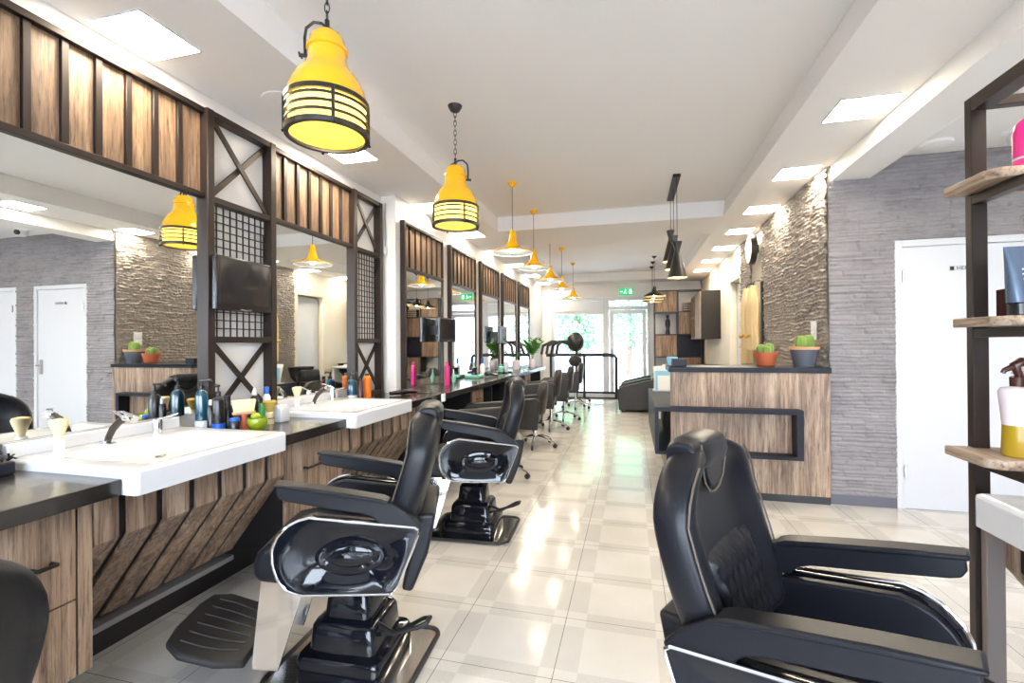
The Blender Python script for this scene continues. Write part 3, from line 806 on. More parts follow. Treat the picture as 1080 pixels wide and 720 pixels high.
# ------------------------------------------------------------------ barber chair
def barber_chair(name, label, loc, phi, base_rot):
    t = thing(name, label, 'barber chair', loc, phi, group='black leather barber chairs')
    br = base_rot - phi
    R2 = Matrix.Rotation(br, 3, 'Z')
    rot = lambda v: R2 @ v
    DX = .04; DYY = 0
    sh_ = lambda v: Vector((v.x + DX, v.y, v.z))
    # base plate
    MB().prism(rrect(.29, .24, .05), .0, .018, 'z').xf(rot).make('base_plate', STEEL, t, bev=.004)
    MB().tube([(x, y, .016) for x, y in rrect(.282, .232, .05)], .011, 8, True).xf(rot).make('plate_rim', RUBBER, t, smooth=True)
    # stepped cowl
    def ring(hx, hy, r, z, cx=0): return [(cx + x, y, z) for x, y in rrect(hx, hy, r, 4)]
    cw = [ring(.175, .165, .03, .018), ring(.175, .165, .03, .085), ring(.168, .158, .03, .098), ring(.140, .130, .03, .104),
          ring(.132, .122, .03, .195), ring(.122, .112, .03, .212), ring(.098, .090, .03, .222), ring(.088, .080, .03, .315), ring(.078, .07, .03, .33), ring(.05, .045, .02, .334)]
    MB().loft(cw).xf(rot).make('base_cowl', GLOSS, t, smooth=True)
    MB().cyl((0, 0, .33), (0, 0, .44), .028).make('column', CHROME, t, smooth=True)
    lv = MB().tube([(-.12, .06, .20), (-.20, .08, .18), (-.30, .085, .215), (-.33, .07, .225), (-.33, .03, .225), (-.30, .015, .21), (-.20, .04, .16), (-.13, .05, .15)], .009, 8)
    lv.xf(lambda v: rot(Vector((v.x, v.y, v.z)))).make('pump_lever', BLACKM, t, smooth=True)
    # under frame + seat
    B(-.20, .18, -.16, .16, .40, .45).xf(sh_).make('seat_frame', BLACKM, t, bev=.01)
    seat = [(-.24, .45), (-.24, .50), (-.10, .53), (.05, .555), (.17, .575), (.235, .565), (.275, .535), (.288, .50), (.285, .46), (.268, .43), (.2, .42), (0, .43)]
    MB().prism(seat, -.195, .195, 'y').xf(sh_).make('seat', LEATH, t, bev=.022, seg=3)
    # side panels
    out = [(.060, .689), (.100, .680), (.135, .662), (.168, .628), (.187, .585), (.185, .53), (.167, .475), (.136, .437), (.09, .420), (-.015, .414), (-.13, .409), (-.225, .405), (-.245, .43), (-.273, .50), (-.300, .565), (-.322, .625), (-.312, .636), (-.181, .654), (-.049, .673)]
    # resample outline
    def resample(p, n):
        L = []; tot = 0
        for i in range(len(p)):
            a = Vector(p[i]); b_ = Vector(p[(i + 1) % len(p)]); L.append((tot, a, b_)); tot += (b_ - a).length
        res = []
        for k in range(n):
            d = tot * k / n
            for st, a, b_ in reversed(L):
                if d >= st: res.append(a.lerp(b_, (d - st) / max(1e-6, (b_ - a).length))); break
        return res
    rs = resample(out, 72)
    cen = Vector((-.075, .535))
    for s in (-1, 1):
        rings = []
        def loop(f, y, el=0.0, ea=.11, eb=.055):
            r = []
            for p in rs:
                q = cen + (p - cen) * f
                if el > 0:
                    d = (p - cen); a = math.atan2(d.y / eb, d.x / ea); e = cen + Vector((math.cos(a) * ea, math.sin(a) * eb)); q = q.lerp(e, el)
                r.append((q.x, y * s, q.y))
            return r
        rings = [loop(.97, .232), loop(1.0, .24), loop(1.0, .268), loop(.98, .276), loop(.94, .276), loop(.8, .262, .35), loop(1, .246, 1, .125, .066),
                 loop(1, .254, 1, .118, .060), loop(1, .256, 1, .098, .048), loop(1, .246, 1, .080, .039), loop(1, .250, 1, .070, .033), loop(1, .252, 1, .02, .01)]
        sp = MB().loft(rings).xf(sh_).make('side_panel', GLOSS, t, smooth=True)
        MB().tube([(p[0], .272 * s, p[2]) for p in loop(1.0, 1)], .0055, 6, True).xf(sh_).make('chrome_trim', CHROME, sp, smooth=True)
        inner = [(q.x, q.y) for q in (cen + (p - cen) * .97 for p in rs[::2])]
        MB().prism(inner, s * .2, s * .231, 'y').xf(sh_).make('inner_pad', LEATH, sp, bev=.006)
        # armrest
        arm = [(.171, .800), (.164, .806), (.05, .787), (-.08, .762), (-.20, .738), (-.232, .722), (-.264, .70), (-.30, .668), (-.328, .636), (-.322, .622), (-.181, .652), (-.172, .664), (-.158, .678), (-.131, .69), (.016, .72), (.144, .748), (.165, .756), (.176, .776)]
        ar = MB().prism(arm, s * .222, s * .268, 'y').xf(sh_).make('armrest', LEATH, t, bev=.007)
        top = [(.182, .803), (.178, .813), (.05, .793), (-.08, .768), (-.19, .745), (-.218, .732), (-.21, .724), (-.19, .729), (-.08, .752), (.05, .777), (.175, .80)]
        MB().prism(top, s * .213, s * .277, 'y').xf(sh_).make('arm_pad', LEATH, ar, bev=.006)
        st = []
        for i in range(26):
            u_ = i / 25; st.append((-.17 + .31 * u_, .205 * s, .585 + .045 * math.sin(PI * min(1, u_ * 1.15))))
    # backrest, section by section
    Hs = [0, .03, .07, .13, .2, .3, .42, .55, .68, .78, .86, .92, .96, .985, 1.0]
    z0, z1 = .575, 1.045
    rings = []; seams = {1: [], -1: []}
    for h in Hs:
        z = z0 + (z1 - z0) * h
        if h < .6: wv = .205 + .055 * math.sin(min(1, h / .5) * PI / 2)
        else: wv = .262 * (max(0, 1 - ((h - .55) / .455) ** 2.7)) ** .5
        wv = max(wv, .07)
        xb = -.300 - .085 * min(1, h * 1.5)
        edge = 1 if .06 < h < .93 else (.7 if h > .93 else .8)
        if h > .98 or h < .01: edge = .45
        T = (.130 - .025 * h)
        m_ = T * (1 - edge) / 2; T2 = T * edge
        rc = min(1, (1 - h) * 6) * min(1, h * 8) * min(1, wv / .2)
        prof = [(0, 0), (.45, .001), (.78, .006), (.95, .018), (1.0, .04), (1.0, T2 - .03), (.965, T2 - .006), (.86, T2), (.74, T2 - .006 * rc), (.62, T2 - .03 * rc), (.45, T2 - .04 * rc), (.22, T2 - .043 * rc)]
        prof = [(a_, min(max(x_, 0), T2)) for a_, x_ in prof]
        pts = [(xb + m_ + x_, wv * a_, z) for a_, x_ in prof] + [(xb + m_ + T2 - .043 * rc, 0, z)] + [(xb + m_ + x_, -wv * a_, z) for a_, x_ in prof[::-1][:-1]]
        rings.append(pts)
        if .05 < h < .93:
            for q_ in (1, -1): seams[q_].append((xb + m_ + T2 - .003, q_ * wv * .972, z))
    bk = MB().loft(rings).xf(sh_).make('backrest', LEATH, t, sub=1)
    for q_ in (1, -1): MB().tube(seams[q_], .0028, 6).xf(sh_).make('seam', SEAM, bk, smooth=True)
    # quilted lumbar panel
    q = MB(); nx, nz = 48, 34; vs = []
    for j in range(nz + 1):
        for i in range(nx + 1):
            a = i / nx * 2 - 1; h = j / nz
            y = a * (.136 + .012 * h); z = .585 + .215 * h
            d = abs(math.sin((a * 3.5 + h * 2.5) * PI)) * abs(math.sin((a * 3.5 - h * 2.5) * PI))
            edge = min(1, min(1 - abs(a), min(h, 1 - h)) * 9)
            hh = (z - z0) / (z1 - z0)
            xf_ = -.300 - .085 * min(1, hh * 1.5) + (.125 - .035 * hh) - .042
            vs.append((xf_ - .004 + (.030 * edge ** .5 + .012 * d ** .5 * edge), y, z))
    fs = [(j * (nx + 1) + i, j * (nx + 1) + i + 1, (j + 1) * (nx + 1) + i + 1, (j + 1) * (nx + 1) + i) for j in range(nz) for i in range(nx)]
    q.add(vs, fs).xf(sh_).make('quilted_pad', LEATH, bk, smooth=True)
    # headrest
    hr = [(-.392, .972), (-.400, 1.0), (-.400, 1.04), (-.385, 1.06), (-.36, 1.068), (-.32, 1.066), (-.298, 1.05), (-.292, 1.02), (-.30, .99), (-.33, .972)]
    rg = []
    for k in range(13):
        a = -1 + k / 6; f_ = max(.55, (1 - abs(a) ** 5)) ** .5
        rg.append([(-.345 + (x + .345) * f_, a * .118, 1.015 + (z - .008 - 1.015) * f_) for x, z in hr])
    hp = MB().loft(rg).xf(sh_).make('headrest', LEATH, t, bev=.01, seg=3)
    wd = [(-.085, 1.052), (.085, 1.052), (.082, 1.0), (.066, .955), (.035, .925), (0, .918), (-.035, .925), (-.066, .955), (-.082, 1.0)]
    MB().prism(wd, -.36, -.302, 'x').xf(sh_).make('neck_wedge', LEATH, hp, bev=.014, seg=4)
    MB().tube([(-.304, y * 1.05, z - (.006 if abs(y) < .08 else 0)) for y, z in wd[1:]] + [(-.304, -.09, 1.045)], .0025, 6).xf(sh_).make('seam', SEAM, hp, smooth=True)
    MB().prism([(-.378, .655), (-.30, .655), (-.285, .55), (-.245, .37), (-.285, .36), (-.345, .50)], -.19, .19, 'y').xf(sh_).make('lower_back', LEATH, t, bev=.014, seg=3)
    # back bracket
    B(-.33, -.30, -.03, .03, .41, .50).xf(sh_).make('back_bracket', CHROME, t, bev=.006)
    B(-.33, -.1, -.03, .03, .41, .44).xf(sh_).make('bracket_foot', CHROME, t, bev=.004)
    # leg-rest bracket and footrest
    for s in (-1, 1):
        MB().prism([(.105, .43), (.275, .43), (.312, .09), (.215, .075)], s * .135, s * .150, 'y').xf(sh_).make('leg_plate', CHROME, t, bev=.003)
    MB().prism([(.262, .43), (.275, .43), (.312, .09), (.299, .09)], -.135, .135, 'y').xf(sh_).make('leg_front_plate', CHROME, t)
    fp = []
    ft = MB()
    outl = [(.33, -.16), (.33, .16), (.42, .20), (.54, .205), (.60, .165), (.615, .08), (.615, -.08), (.60, -.165), (.54, -.205), (.42, -.20)]
    ft.prism(outl, .0, .028, 'z')
    tilt = lambda v: Vector((v.x + DX, v.y, v.z + .10 + (v.x - .33) * .36))
    fo = ft.xf(tilt).make('footrest', RUBBER, t, bev=.01)
    rb = MB()
    for k in range(6):
        y = -.14 + k * .056
        rb.tube([(.37, y * .8, .030), (.42, y * .95, .030), (.49, y * 1.03, .030), (.56, y * 1.0, .030)], .0035, 6)
    rb.xf(tilt).make('tread_ribs', BLACKM, fo, smooth=True)
    MB().cyl((.52, .12, -.0), (.52, .12, -.02), .018, seg=12).xf(tilt).make('foot_stop', RUBBER, fo)
    return t
bc = barber_chair('barber_chair', 'black leather barber chair at the first basin, left foreground, footrest showing', (-1.11, 1.698, 0), math.radians(200.5), math.radians(184))
# offsets: seat centre lies .04 in front of the column
dup(bc, (-1.08, 3.083, 0), math.radians(200), 'black leather barber chair at the second basin, behind the foreground left one')
dup(bc, (.439, 1.185, 0), math.radians(-27.8), 'large black leather barber chair in the right foreground, quilted back')
dup(bc, (-1.10, .185, 0), math.radians(200), 'black leather barber chair cut off at the lower left corner')

# ------------------------------------------------------------------ styling chairs
def styling_chair(label, loc, rz, lift=0):
    t = thing('styling_chair', label, 'chair', loc, rz, group='brown black styling chairs along the counter')
    for k in range(5):
        a = 2 * PI * k / 5 + .3
        c, s = math.cos(a), math.sin(a)
        lg = MB().tube([(0, 0, .13), (.12 * c, .12 * s, .115), (.24 * c, .24 * s, .075), (.27 * c, .27 * s, .062)], [.016, .014, .011, .01], 8).make('leg', CHROME, t, smooth=True)
        MB().cyl((.27 * c - .012 * s, .27 * s + .012 * c, .026), (.27 * c + .012 * s, .27 * s - .012 * c, .026), .026, seg=14).cyl((.27 * c, .27 * s, .03), (.27 * c, .27 * s, .062), .008, seg=8).make('caster', RUBBER, lg)
    MB().cyl((0, 0, .10), (0, 0, .34 + lift), .024).cyl((0, 0, .10), (0, 0, .2), .034).make('post', CHROME, t, smooth=True)
    u = lambda v: Vector((v.x + .16, v.y, v.z + lift))
    B(-.22, .25, -.2, .2, .30, .44).xf(u).make('seat', LEATH2, t, bev=.03, seg=3)
    for s in (-1, 1):
        pr = [(.24, .26), (.26, .56), (.22, .60), (-.20, .63), (-.25, .60), (-.22, .24)]
        y0, y1 = sorted((s * .2, s * .262))
        MB().prism(pr, y0, y1, 'y').xf(u).make('arm_panel', LEATH2, t, bev=.016, seg=3)
    rings = []
    for h in (0, .1, .3, .5, .7, .85, .95, 1):
        z = .40 + .42 * h; w = .20 + .03 * math.sin(h * PI) if h < .85 else .2 * math.sqrt(max(.1, 1 - ((h - .7) / .32) ** 2))
        T = .1 if h < .9 else .07
        x = -.20 - .05 * h
        rings.append([(x + T / 2 * math.copysign(abs(math.sin(2 * PI * k / 24)) ** .7, math.sin(2 * PI * k / 24)) - .04 * math.cos(PI * .5 * math.cos(2 * PI * k / 24)), w * math.copysign(abs(math.cos(2 * PI * k / 24)) ** .7, math.cos(2 * PI * k / 24)), z) for k in range(24)])
    b_ = MB().loft(rings).xf(u).make('backrest', LEATH2, t, sub=1)
    return t
styling_chair('brown black styling chair first along the long counter, behind the second barber chair', (-1.25, 4.4, 0), math.radians(188), .08)
styling_chair('styling chair second along the long counter, chrome star base in view', (-1.2, 5.78, 0), math.radians(184), .0)
sc = styling_chair('styling chair third along the long counter', (-1.2, 6.98, 0), math.radians(184), .09)
dup(sc, (-1.13, 7.9, 0), math.radians(184), 'styling chair fourth along the long counter, in front of the last one')
dup(sc, (-1.1, 9.3, 0), math.radians(184), 'styling chair last along the long counter, nearest the street window')

# ------------------------------------------------------------------ pendant lamps
def chain(mb, x, y, z0, z1, r=.009):
    n = max(2, int((z1 - z0) / .03))
    for i in range(n):
        zc = z0 + (i + .5) * (z1 - z0) / n; hl = (z1 - z0) / n * .68
        pts = []
        for k in range(10):
            a = 2 * PI * k / 10
            px, pz = r * math.cos(a), hl * math.sin(a)
            pts.append((x + (px if i % 2 else 0), y + (0 if i % 2 else px), zc + pz))
        mb.tube(pts, .0022, 5, True)
def cage_lamp(y, zb, label, rot):
    t = thing('pendant_lamp', label, 'pendant lamp', (-1.13, y, zb), rot, group='yellow caged pendant lamps')
    top = (2.88 - zb)
    pr = [(.147, .125), (.146, .150), (.137, .188), (.117, .232), (.090, .266), (.073, .30), (.070, .345), (.076, .348), (.076, .358), (.068, .362), (.064, .395), (.048, .418), (.02, .425)]
    pr = [(a_, .125 + (b_ - .125) * .93) for a_, b_ in pr]
    MB().lathe(pr, seg=40, cap=False).make('shade', YEL, t, smooth=True)
    MB().lathe([(r - .003, z - .002) for r, z in pr[:7]], seg=32, cap=False).make('shade_lining', YELIN, t, smooth=True)
    MB().lathe([(.138, .012), (.138, .125)], seg=40, cap=False).make('glass_liner', YTRANS, t, smooth=True)
    cg = MB()
    for z in (.105, .075, .045):
        cg.lathe([(.148, z - .005), (.153, z - .005), (.153, z + .005), (.148, z + .005), (.148, z - .005)], seg=40, cap=False)
    cg.lathe([(.144, .118), (.155, .118), (.155, .136), (.144, .136), (.144, .118)], seg=40, cap=False)
    cg.lathe([(.137, 0), (.155, 0), (.157, .018), (.150, .021), (.137, .008), (.137, 0)], seg=40, cap=False)
    for k in range(4):
        a = PI / 2 * k + .4; cg.bar((.152 * math.cos(a), .152 * math.sin(a), .005), (.152 * math.cos(a), .152 * math.sin(a), .13), .008, .012)
        cg.ball((.156 * math.cos(a), .156 * math.sin(a), -.002), .006)
    cg.make('cage', DARKP, t, smooth=True)
    MB().ball((0, 0, .12), .05).make('bulb', BULB, t, smooth=True)
    hk = MB()
    hk.tube([(.082, 0, .335), (.084, 0, .40), (.078, 0, .44), (.05, 0, .465), (.02, 0, .462), (0, 0, .445)], .0055, 8)
    hk.tube([(-.05, 0, .40), (-.04, 0, .425), (0, 0, .45)], .005, 8)
    hk.cyl((.07, 0, .335), (.105, 0, .335), .007, seg=10); hk.bar((.1, -.018, .335), (.1, .018, .335), .005, .008)
    hk.cyl((0, 0, .43), (0, 0, .475), .009, seg=10)
    hk.xf(lambda v: Vector((v.x, v.y, v.z - .02))).make('hanger_hook', DARKP, t, smooth=True)
    ch = MB(); chain(ch, 0, 0, .455, top - .04); ch.make('chain', DARKP, t, smooth=True)
    MB().lathe([(.008, top - .045), (.03, top - .035), (.045, top - .01), (.048, top)], seg=24).make('canopy', DARKP, t, smooth=True)
    return t
cage_lamp(1.553, 2.095, 'large yellow caged pendant lamp nearest the camera, hanging from a chain', math.radians(200))
cage_lamp(2.892, 2.075, 'second yellow caged pendant lamp, dark canopy and chain in full view', math.radians(20))
def cone_lamp(y, zb, label, ztop=2.88):
    t = thing('pendant_lamp', label, 'pendant lamp', (-1.13, y, zb), group='yellow flared pendant lamps')
    top = ztop - zb
    pr = [(.205, 0), (.203, .010), (.15, .030), (.09, .052), (.058, .080), (.043, .115), (.036, .16), (.03, .20), (.02, .22), (.006, .225)]
    MB().lathe(pr, seg=36, cap=False).make('shade', YEL, t, smooth=True)
    MB().lathe([(r - .004, z - .001) for r, z in pr[:6]], seg=32, cap=False).make('shade_lining', WHITE, t, smooth=True)
    MB().ball((0, 0, .035), .035).make('bulb', BULB, t, smooth=True)
    MB().cyl((0, 0, .2), (0, 0, top - .03), .003, seg=8).make('cord', DARKP, t)
    MB().lathe([(.006, top - .05), (.02, top - .045), (.042, top - .012), (.045, top)], seg=20).make('canopy', YEL, t, smooth=True)
    return t
for i, (y, z) in enumerate(((4.41, 2.185), (5.42, 2.19), (6.55, 2.19), (7.7, 2.19), (9.2, 2.18))):
    cone_lamp(y, z, ['first', 'second', 'third', 'fourth', 'last'][i] + ' in the row of yellow flared pendants after the caged lamps', 2.88)
# triple black cones over the aisle
t = thing('cone_pendant', 'cluster of three black hourglass cones hanging from one dark ceiling bar', 'pendant lamp', (.415, 4.99, 2.88))
B(-.035, .035, -.39, .39, -.03, 0).make('ceiling_bar', DARKP, t, bev=.004)
for dy, zb in ((-.37, 1.925), (.0, 2.06), (.37, 2.20)):
    z = zb - 2.90
    c = MB().lathe([(.090, z), (.028, z + .235), (.024, z + .255), (.045, z + .34)], (0, dy, 0), 32, False).make('cone_shade', DARKP, t, smooth=True)
    MB().lathe([(.087, z + .001), (.026, z + .23)], (0, dy, 0), 32, False).make('lining', GOLD, c, smooth=True)
    MB().ball((0, dy, z + .06), .03).make('bulb', BULB, c, smooth=True)
    MB().cyl((0, dy, z + .3), (0, dy, -.03), .0028, seg=8).make('cord', BLACKM, c)
for i, (y, nm) in enumerate(((8.9, 'nearest'), (9.5, 'middle'), (10.1, 'farthest'))):
    zb = 2.14
    t = thing('dome_pendant', 'small dark dome pendant before the shelf wall, %s of the three' % nm, 'pendant lamp', (.40, y, zb), group='dark dome pendants')
    tp = 2.88 - zb
    MB().lathe([(.20, 0), (.19, .02), (.12, .06), (.05, .10), (.03, .17), (.008, .19)], seg=32, cap=False).make('shade', DARKP, t, smooth=True)
    MB().lathe([(.195, -.001), (.186, .016), (.118, .054), (.05, .09)], seg=32, cap=False).make('lining', GOLD, t, smooth=True)
    MB().ball((0, 0, .03), .03).make('bulb', BULB, t, smooth=True)
    MB().cyl((0, 0, .18), (0, 0, tp - .03), .003, seg=8).make('cord', BLACKM, t)
    MB().lathe([(.006, tp - .05), (.045, tp - .015), (.045, tp)], seg=20).make('canopy', DARKP, t, smooth=True)

# ------------------------------------------------------------------ ceiling and wall fittings
tag(MB().lathe([(.12, .0), (.118, -.004), (.10, -.006), (.02, -.006)], (-1.93, 2.26, 2.70), 36).make('ceiling_speaker', CEIL, smooth=True), 'round flat white speaker grille in the left soffit beside the caged lamp', 'speaker')
tag(MB().lathe([(.10, .0), (.098, -.02), (.05, -.035), (.01, -.036)], (2.14, 4.03, 2.73), 32).make('smoke_detector', CEIL, smooth=True), 'flat round white detector on the ceiling before the stone wall', 'smoke detector')
t = thing('security_camera', 'white dome security camera on the ceiling behind the shelf post', 'camera', (2.56, 3.95, 2.73))
MB().lathe([(.075, 0), (.075, -.02), (.06, -.03)]).make('mount', CEIL, t, smooth=True)
MB().ball((0, -.02, -.05), .06).make('eyeball', CEIL, t, smooth=True)
MB().cyl((-.01, -.06, -.06), (-.015, -.085, -.065), .03, .03).make('lens', BLACKM, t, smooth=True)
t = thing('exit_sign', 'green emergency exit sign with running figure above the entrance door', 'sign', (-.13, 11.28, 2.42))
B(-.16, .16, -.02, .02, 0, .16).make('panel', SIGNG, t, bev=.004)
pc = MB().box(.06, .12, -.0215, -.02, .03, .13).ball((-.02, -.0208, .125), .012, sy=.05)
pc.bar((-.02, -.0208, .11), (-.03, -.0208, .07), .002, .02, (1, 0, 0)); pc.bar((-.03, -.0208, .07), (-.0, -.0208, .03), .002, .011, (1, 0, 0)); pc.bar((-.03, -.0208, .07), (-.06, -.0208, .04), .002, .011, (1, 0, 0))
pc.bar((-.14, -.0208, .08), (-.08, -.0208, .08), .002, .014, (0, 0, 1)); pc.make('pictogram', SIGNW, t)
t = thing('wall_clock', 'round clock with white face and dark rim high on the right wall', 'clock', (1.455, 6.42, 2.46))
MB().lathe([(.19, -.035), (.19, .035), (.17, .035), (.17, .028), (.01, .028)], seg=40).xf(lambda v: Vector((-v.z, v.y, v.x))).make('case', DARKP, t, smooth=True)
MB().lathe([(.168, .0285), (.01, .0295)], seg=40).xf(lambda v: Vector((-v.z, v.y, v.x))).make('face', WHITE, t)
MB().bar((-.031, 0, 0), (-.031, .08, .06), .004, .008).bar((-.031, 0, 0), (-.031, -.03, .13), .004, .006).make('hands', BLACKM, t)
B(.03, .08, -.05, .05, -.05, .05).make('mount', DARKP, t)
t = thing('light_switch', 'pair of white wall switches on the stone wall above the desk', 'switch', (WR - .022, 4.49, 1.39))
B(-.014, 0, -.05, .05, -.08, .08).make('plate', WHITE, t, bev=.003)
for z in (-.04, .04): B(-.02, -.014, -.032, .032, z - .03, z + .03).make('rocker', WLAB, t, bev=.002)
t = thing('wall_cable', 'thin cable with small white sensor hanging down the pilaster corner', 'cable', (-2.2, 3.93, 2.5))
MB().tube([(-.03, -.02, .12), (-.04, -.015, .0), (-.03, -.015, -.12), (-.035, -.015, -.30)], .004, 6).make('cable', GREYST, t)
B(-.06, -.02, -.035, -.005, -.36, -.29).make('sensor', WHITE, t, bev=.004)

# capes on the wall and dark board
for i, (y, nm, dx) in enumerate(((6.38, 'nearer', 0), (6.72, 'farther', .02))):
    t = thing('hanging_cape', 'beige barber cape hanging on the right wall under the clock, %s one' % nm, 'cape', (WR + .02, y, 2.0), group='beige capes')
    rings = []
    for h in range(12):
        q = h / 11; z = -q * (.98 if i else .8); w = .05 + .085 * min(1, q * 4) - .035 * q
        if i: w *= .9
        r = []
        for k in range(28):
            a = 2 * PI * k / 28; f_ = 1 + .16 * math.sin(5 * a + q * 2 + i)
            r.append((-.085 + .065 * f_ * math.sin(a) * (.5 + min(.5, q * 2)), w * f_ * math.cos(a), z))
        rings.append(r)
    MB().loft(rings).make('cloth', CAPE, t, smooth=True)
    MB().tube([(.0, 0, .06), (-.06, 0, .06), (-.08, 0, .03), (-.08, 0, -.02)], .006, 8).make('hook', BLACKM, t)
    MB().tube([(-.15, -.1, -.62), (-.165, 0, -.64), (-.15, .1, -.62)], .018, 8).make('tie_belt', plain('tan_belt%d' % i, srgb(190, 150, 80), .7), t, smooth=True)
tag(B(WR - .04, WR - .012, 6.10, 6.15, 1.09, 2.02).make('wall_board', BLACKM, bev=.002), 'thin dark upright board at the stone wall edge beside the capes', 'board')

# wall cabinet and display shelves at the back
t = thing('wall_cabinet', 'dark hanging wall cabinet with open front on the right wall near entrance', 'cabinet', (WR - .17, 9.7, 1.36))
B(-.16, .17, -.74, -.70, 0, .87).make('end_panel', plain('dark_brown_laminate', srgb(40, 35, 32), .5, spec=.3), t)
mb = B(-.16, .17, .70, .74, 0, .87).box(-.16, .17, -.70, .70, 0, .03).box(-.16, .17, -.70, .70, .84, .87).box(.15, .17, -.70, .70, .03, .84).box(-.16, .15, -.70, .70, .42, .45)
mb.make('carcass', WOOD, t)
B(-.175, -.16, -.74, .0, .02, .85).make('door', WOOD, t)
for k in range(5): tag(MB().lathe([(.03, 0), (.03, .15), (.012, .17), (.012, .2)], (WR - .22, 9.9 + k * .1, 1.391), 12).make('bottle', TUBEB, smooth=True), 'dark blue bottle standing in the hanging wall cabinet', 'bottle', 'bottles in the wall cabinet')
t = thing('display_shelf', 'tall black framed shelf with alternating wood squares at the back wall', 'shelf', (.98, 11.05, 0))
zs_ = [.0, .46, .96, 1.46, 1.96, 2.44]
f = MB()
for x in (-.5, -.005, .48): f.box(x, x + .022, -.15, .15, 0, 2.46)
for z in zs_: f.box(-.5, .5, -.15, .15, z, z + .022)
f.make('frame', BLACKM, t)
for (c, r) in ((0, 4), (1, 3), (0, 2), (1, 1), (0, 0)):
    x0 = -.478 if c == 0 else .017
    B(x0 + .004, x0 + .455, -.14, .12, zs_[r] + .024, zs_[r + 1] - .004).make('wood_box', WOOD2, t)
B(.02, .475, -.1, .12, zs_[2] + .024, zs_[3] - .003).make('dark_box', NAVY, t)
tag(MB().lathe([(.05, 0), (.045, .06), (.035, .12), (.055, .22), (.05, .3), (.02, .36), (.04, .42)], (.80 - .03, 11.0, 1.484), 18).make('bust_figure', BLACKM, smooth=True), 'tall dark sculpted figure standing in the display shelf', 'figurine')
t = thing('storage_box', 'small slatted dark box on the top row of the display shelf', 'box', (1.22, 11.0, 1.984))
B(-.12, .12, -.09, .09, 0, .2).make('body', DARKP, t)
for k in range(4): B(-.122, .122, -.094, -.09, .02 + k * .048, .045 + k * .048).make('slat', WOOD, t)

# ------------------------------------------------------------------ railing, waiting chairs, dryer
t = thing('railing', 'black tubular safety railing in front of the shop window', 'railing', (-1.1, 11.0, 0))
MB().tube([(-.9, 0, 1.015), (.55, 0, 1.015), (.69, 0, 1.0), (.735, 0, .95), (.735, 0, 0)], .04, 10).make('top_rail', BLACKM, t, smooth=True)
for x in (-.79, .0): MB().cyl((x, 0, 0), (x, 0, 1.0), .032, seg=10).make('post', BLACKM, t, smooth=True)
MB().cyl((.0, 0, .14), (.71, 0, .14), .028, seg=10).cyl((-.79, 0, .14), (0, 0, .14), .028, seg=10).make('lower_rail', BLACKM, t, smooth=True)
B(-.9, .8, -.03, .03, 0, .03).make('floor_rail', BLACKM, t)
def tub_chair(loc, rz, label):
    t = thing('tub_armchair', label, 'armchair', loc, rz, group='dark leather waiting armchairs')
    B(-.3, .3, -.26, .26, .06, .42).make('seat', LEATH2, t, bev=.03, seg=3)
    for s in (-1, 1):
        y0, y1 = sorted((s * .26, s * .36))
        MB().prism([(-.36, .04), (.36, .04), (.38, .42), (.30, .48), (-.1, .58), (-.36, .62)], y0, y1, 'y').make('arm', LEATH2, t, bev=.02, seg=3)
    MB().prism([(-.26, .3), (-.24, .62), (-.29, .66), (-.38, .64), (-.38, .05), (-.28, .05)], -.262, .262, 'y').make('backrest', LEATH2, t, bev=.02, seg=3)
    for x in (-.3, .3):
        for y in (-.28, .28): MB().cyl((x, y, 0), (x, y, .06), .02, seg=8).make('foot', BLACKM, t)
    return t
a1 = tub_chair((.105, 9.26, 0), math.radians(180), 'dark leather tub armchair beside the reception desk, nearer one')
dup(a1, (.13, 10.05, 0), math.radians(180), 'dark leather tub armchair beside the railing, farther one')
def backwash(loc, label):
    t = thing('backwash_chair', label, 'wash chair', loc, math.radians(180), group='black backwash chairs behind the desk')
    B(-.28, .30, -.24, .24, .08, .46).make('seat', LEATH, t, bev=.04, seg=3)
    for s in (-1, 1):
        y0, y1 = sorted((s * .24, s * .32))
        MB().prism([(-.3, .05), (.3, .05), (.32, .55), (.1, .62), (-.3, .66)], y0, y1, 'y').make('arm', LEATH, t, bev=.02, seg=3)
    MB().prism([(-.24, .4), (-.30, .84), (-.36, .86), (-.42, .8), (-.34, .3)], -.235, .235, 'y').make('backrest', LEATH, t, bev=.03, seg=3)
    MB().lathe([(.10, .60), (.20, .72), (.24, .86), (.25, .90), (.23, .90), (.20, .80), (.08, .70), (.002, .70)], (-.52, 0, 0), 28, False, .8, 1).make('wash_bowl', BLKB, t, smooth=True)
    MB().cyl((-.52, 0, 0), (-.52, 0, .64), .09).make('pedestal', BLKB, t, smooth=True)
    return t
bwc = backwash((.76, 7.2, 0), 'black backwash chair nearer the desk, seen in the second basin mirror')
dup(bwc, (.805, 8.72, 0), label='black backwash chair farther from the desk, beyond the side table')
t = thing('magazine_table', 'white side table with papers behind the desk corner', 'table', (.66, 7.95, 0))
B(-.25, .25, -.4, .4, .86, .89).make('tabletop', WHITE, t, bev=.004)
for x in (-.22, .22):
    for y in (-.36, .36): B(x - .02, x + .02, y - .02, y + .02, 0, .86).make('leg', WHITE, t)
t = thing('hair_processor', 'dark hooded hair dryer on a wheeled stand before the street window', 'hair dryer', (-1.2, 10.3, 0))
for k in range(5):
    a = 2 * PI * k / 5 + .2; c, s = math.cos(a), math.sin(a)
    lg = MB().tube([(0, 0, .1), (.28 * c, .28 * s, .06)], [.02, .012], 8).make('leg', BLACKM, t, smooth=True)
    MB().cyl((.28 * c, .28 * s - .012, .03), (.28 * c, .28 * s + .012, .03), .03, seg=12).make('caster', RUBBER, lg)
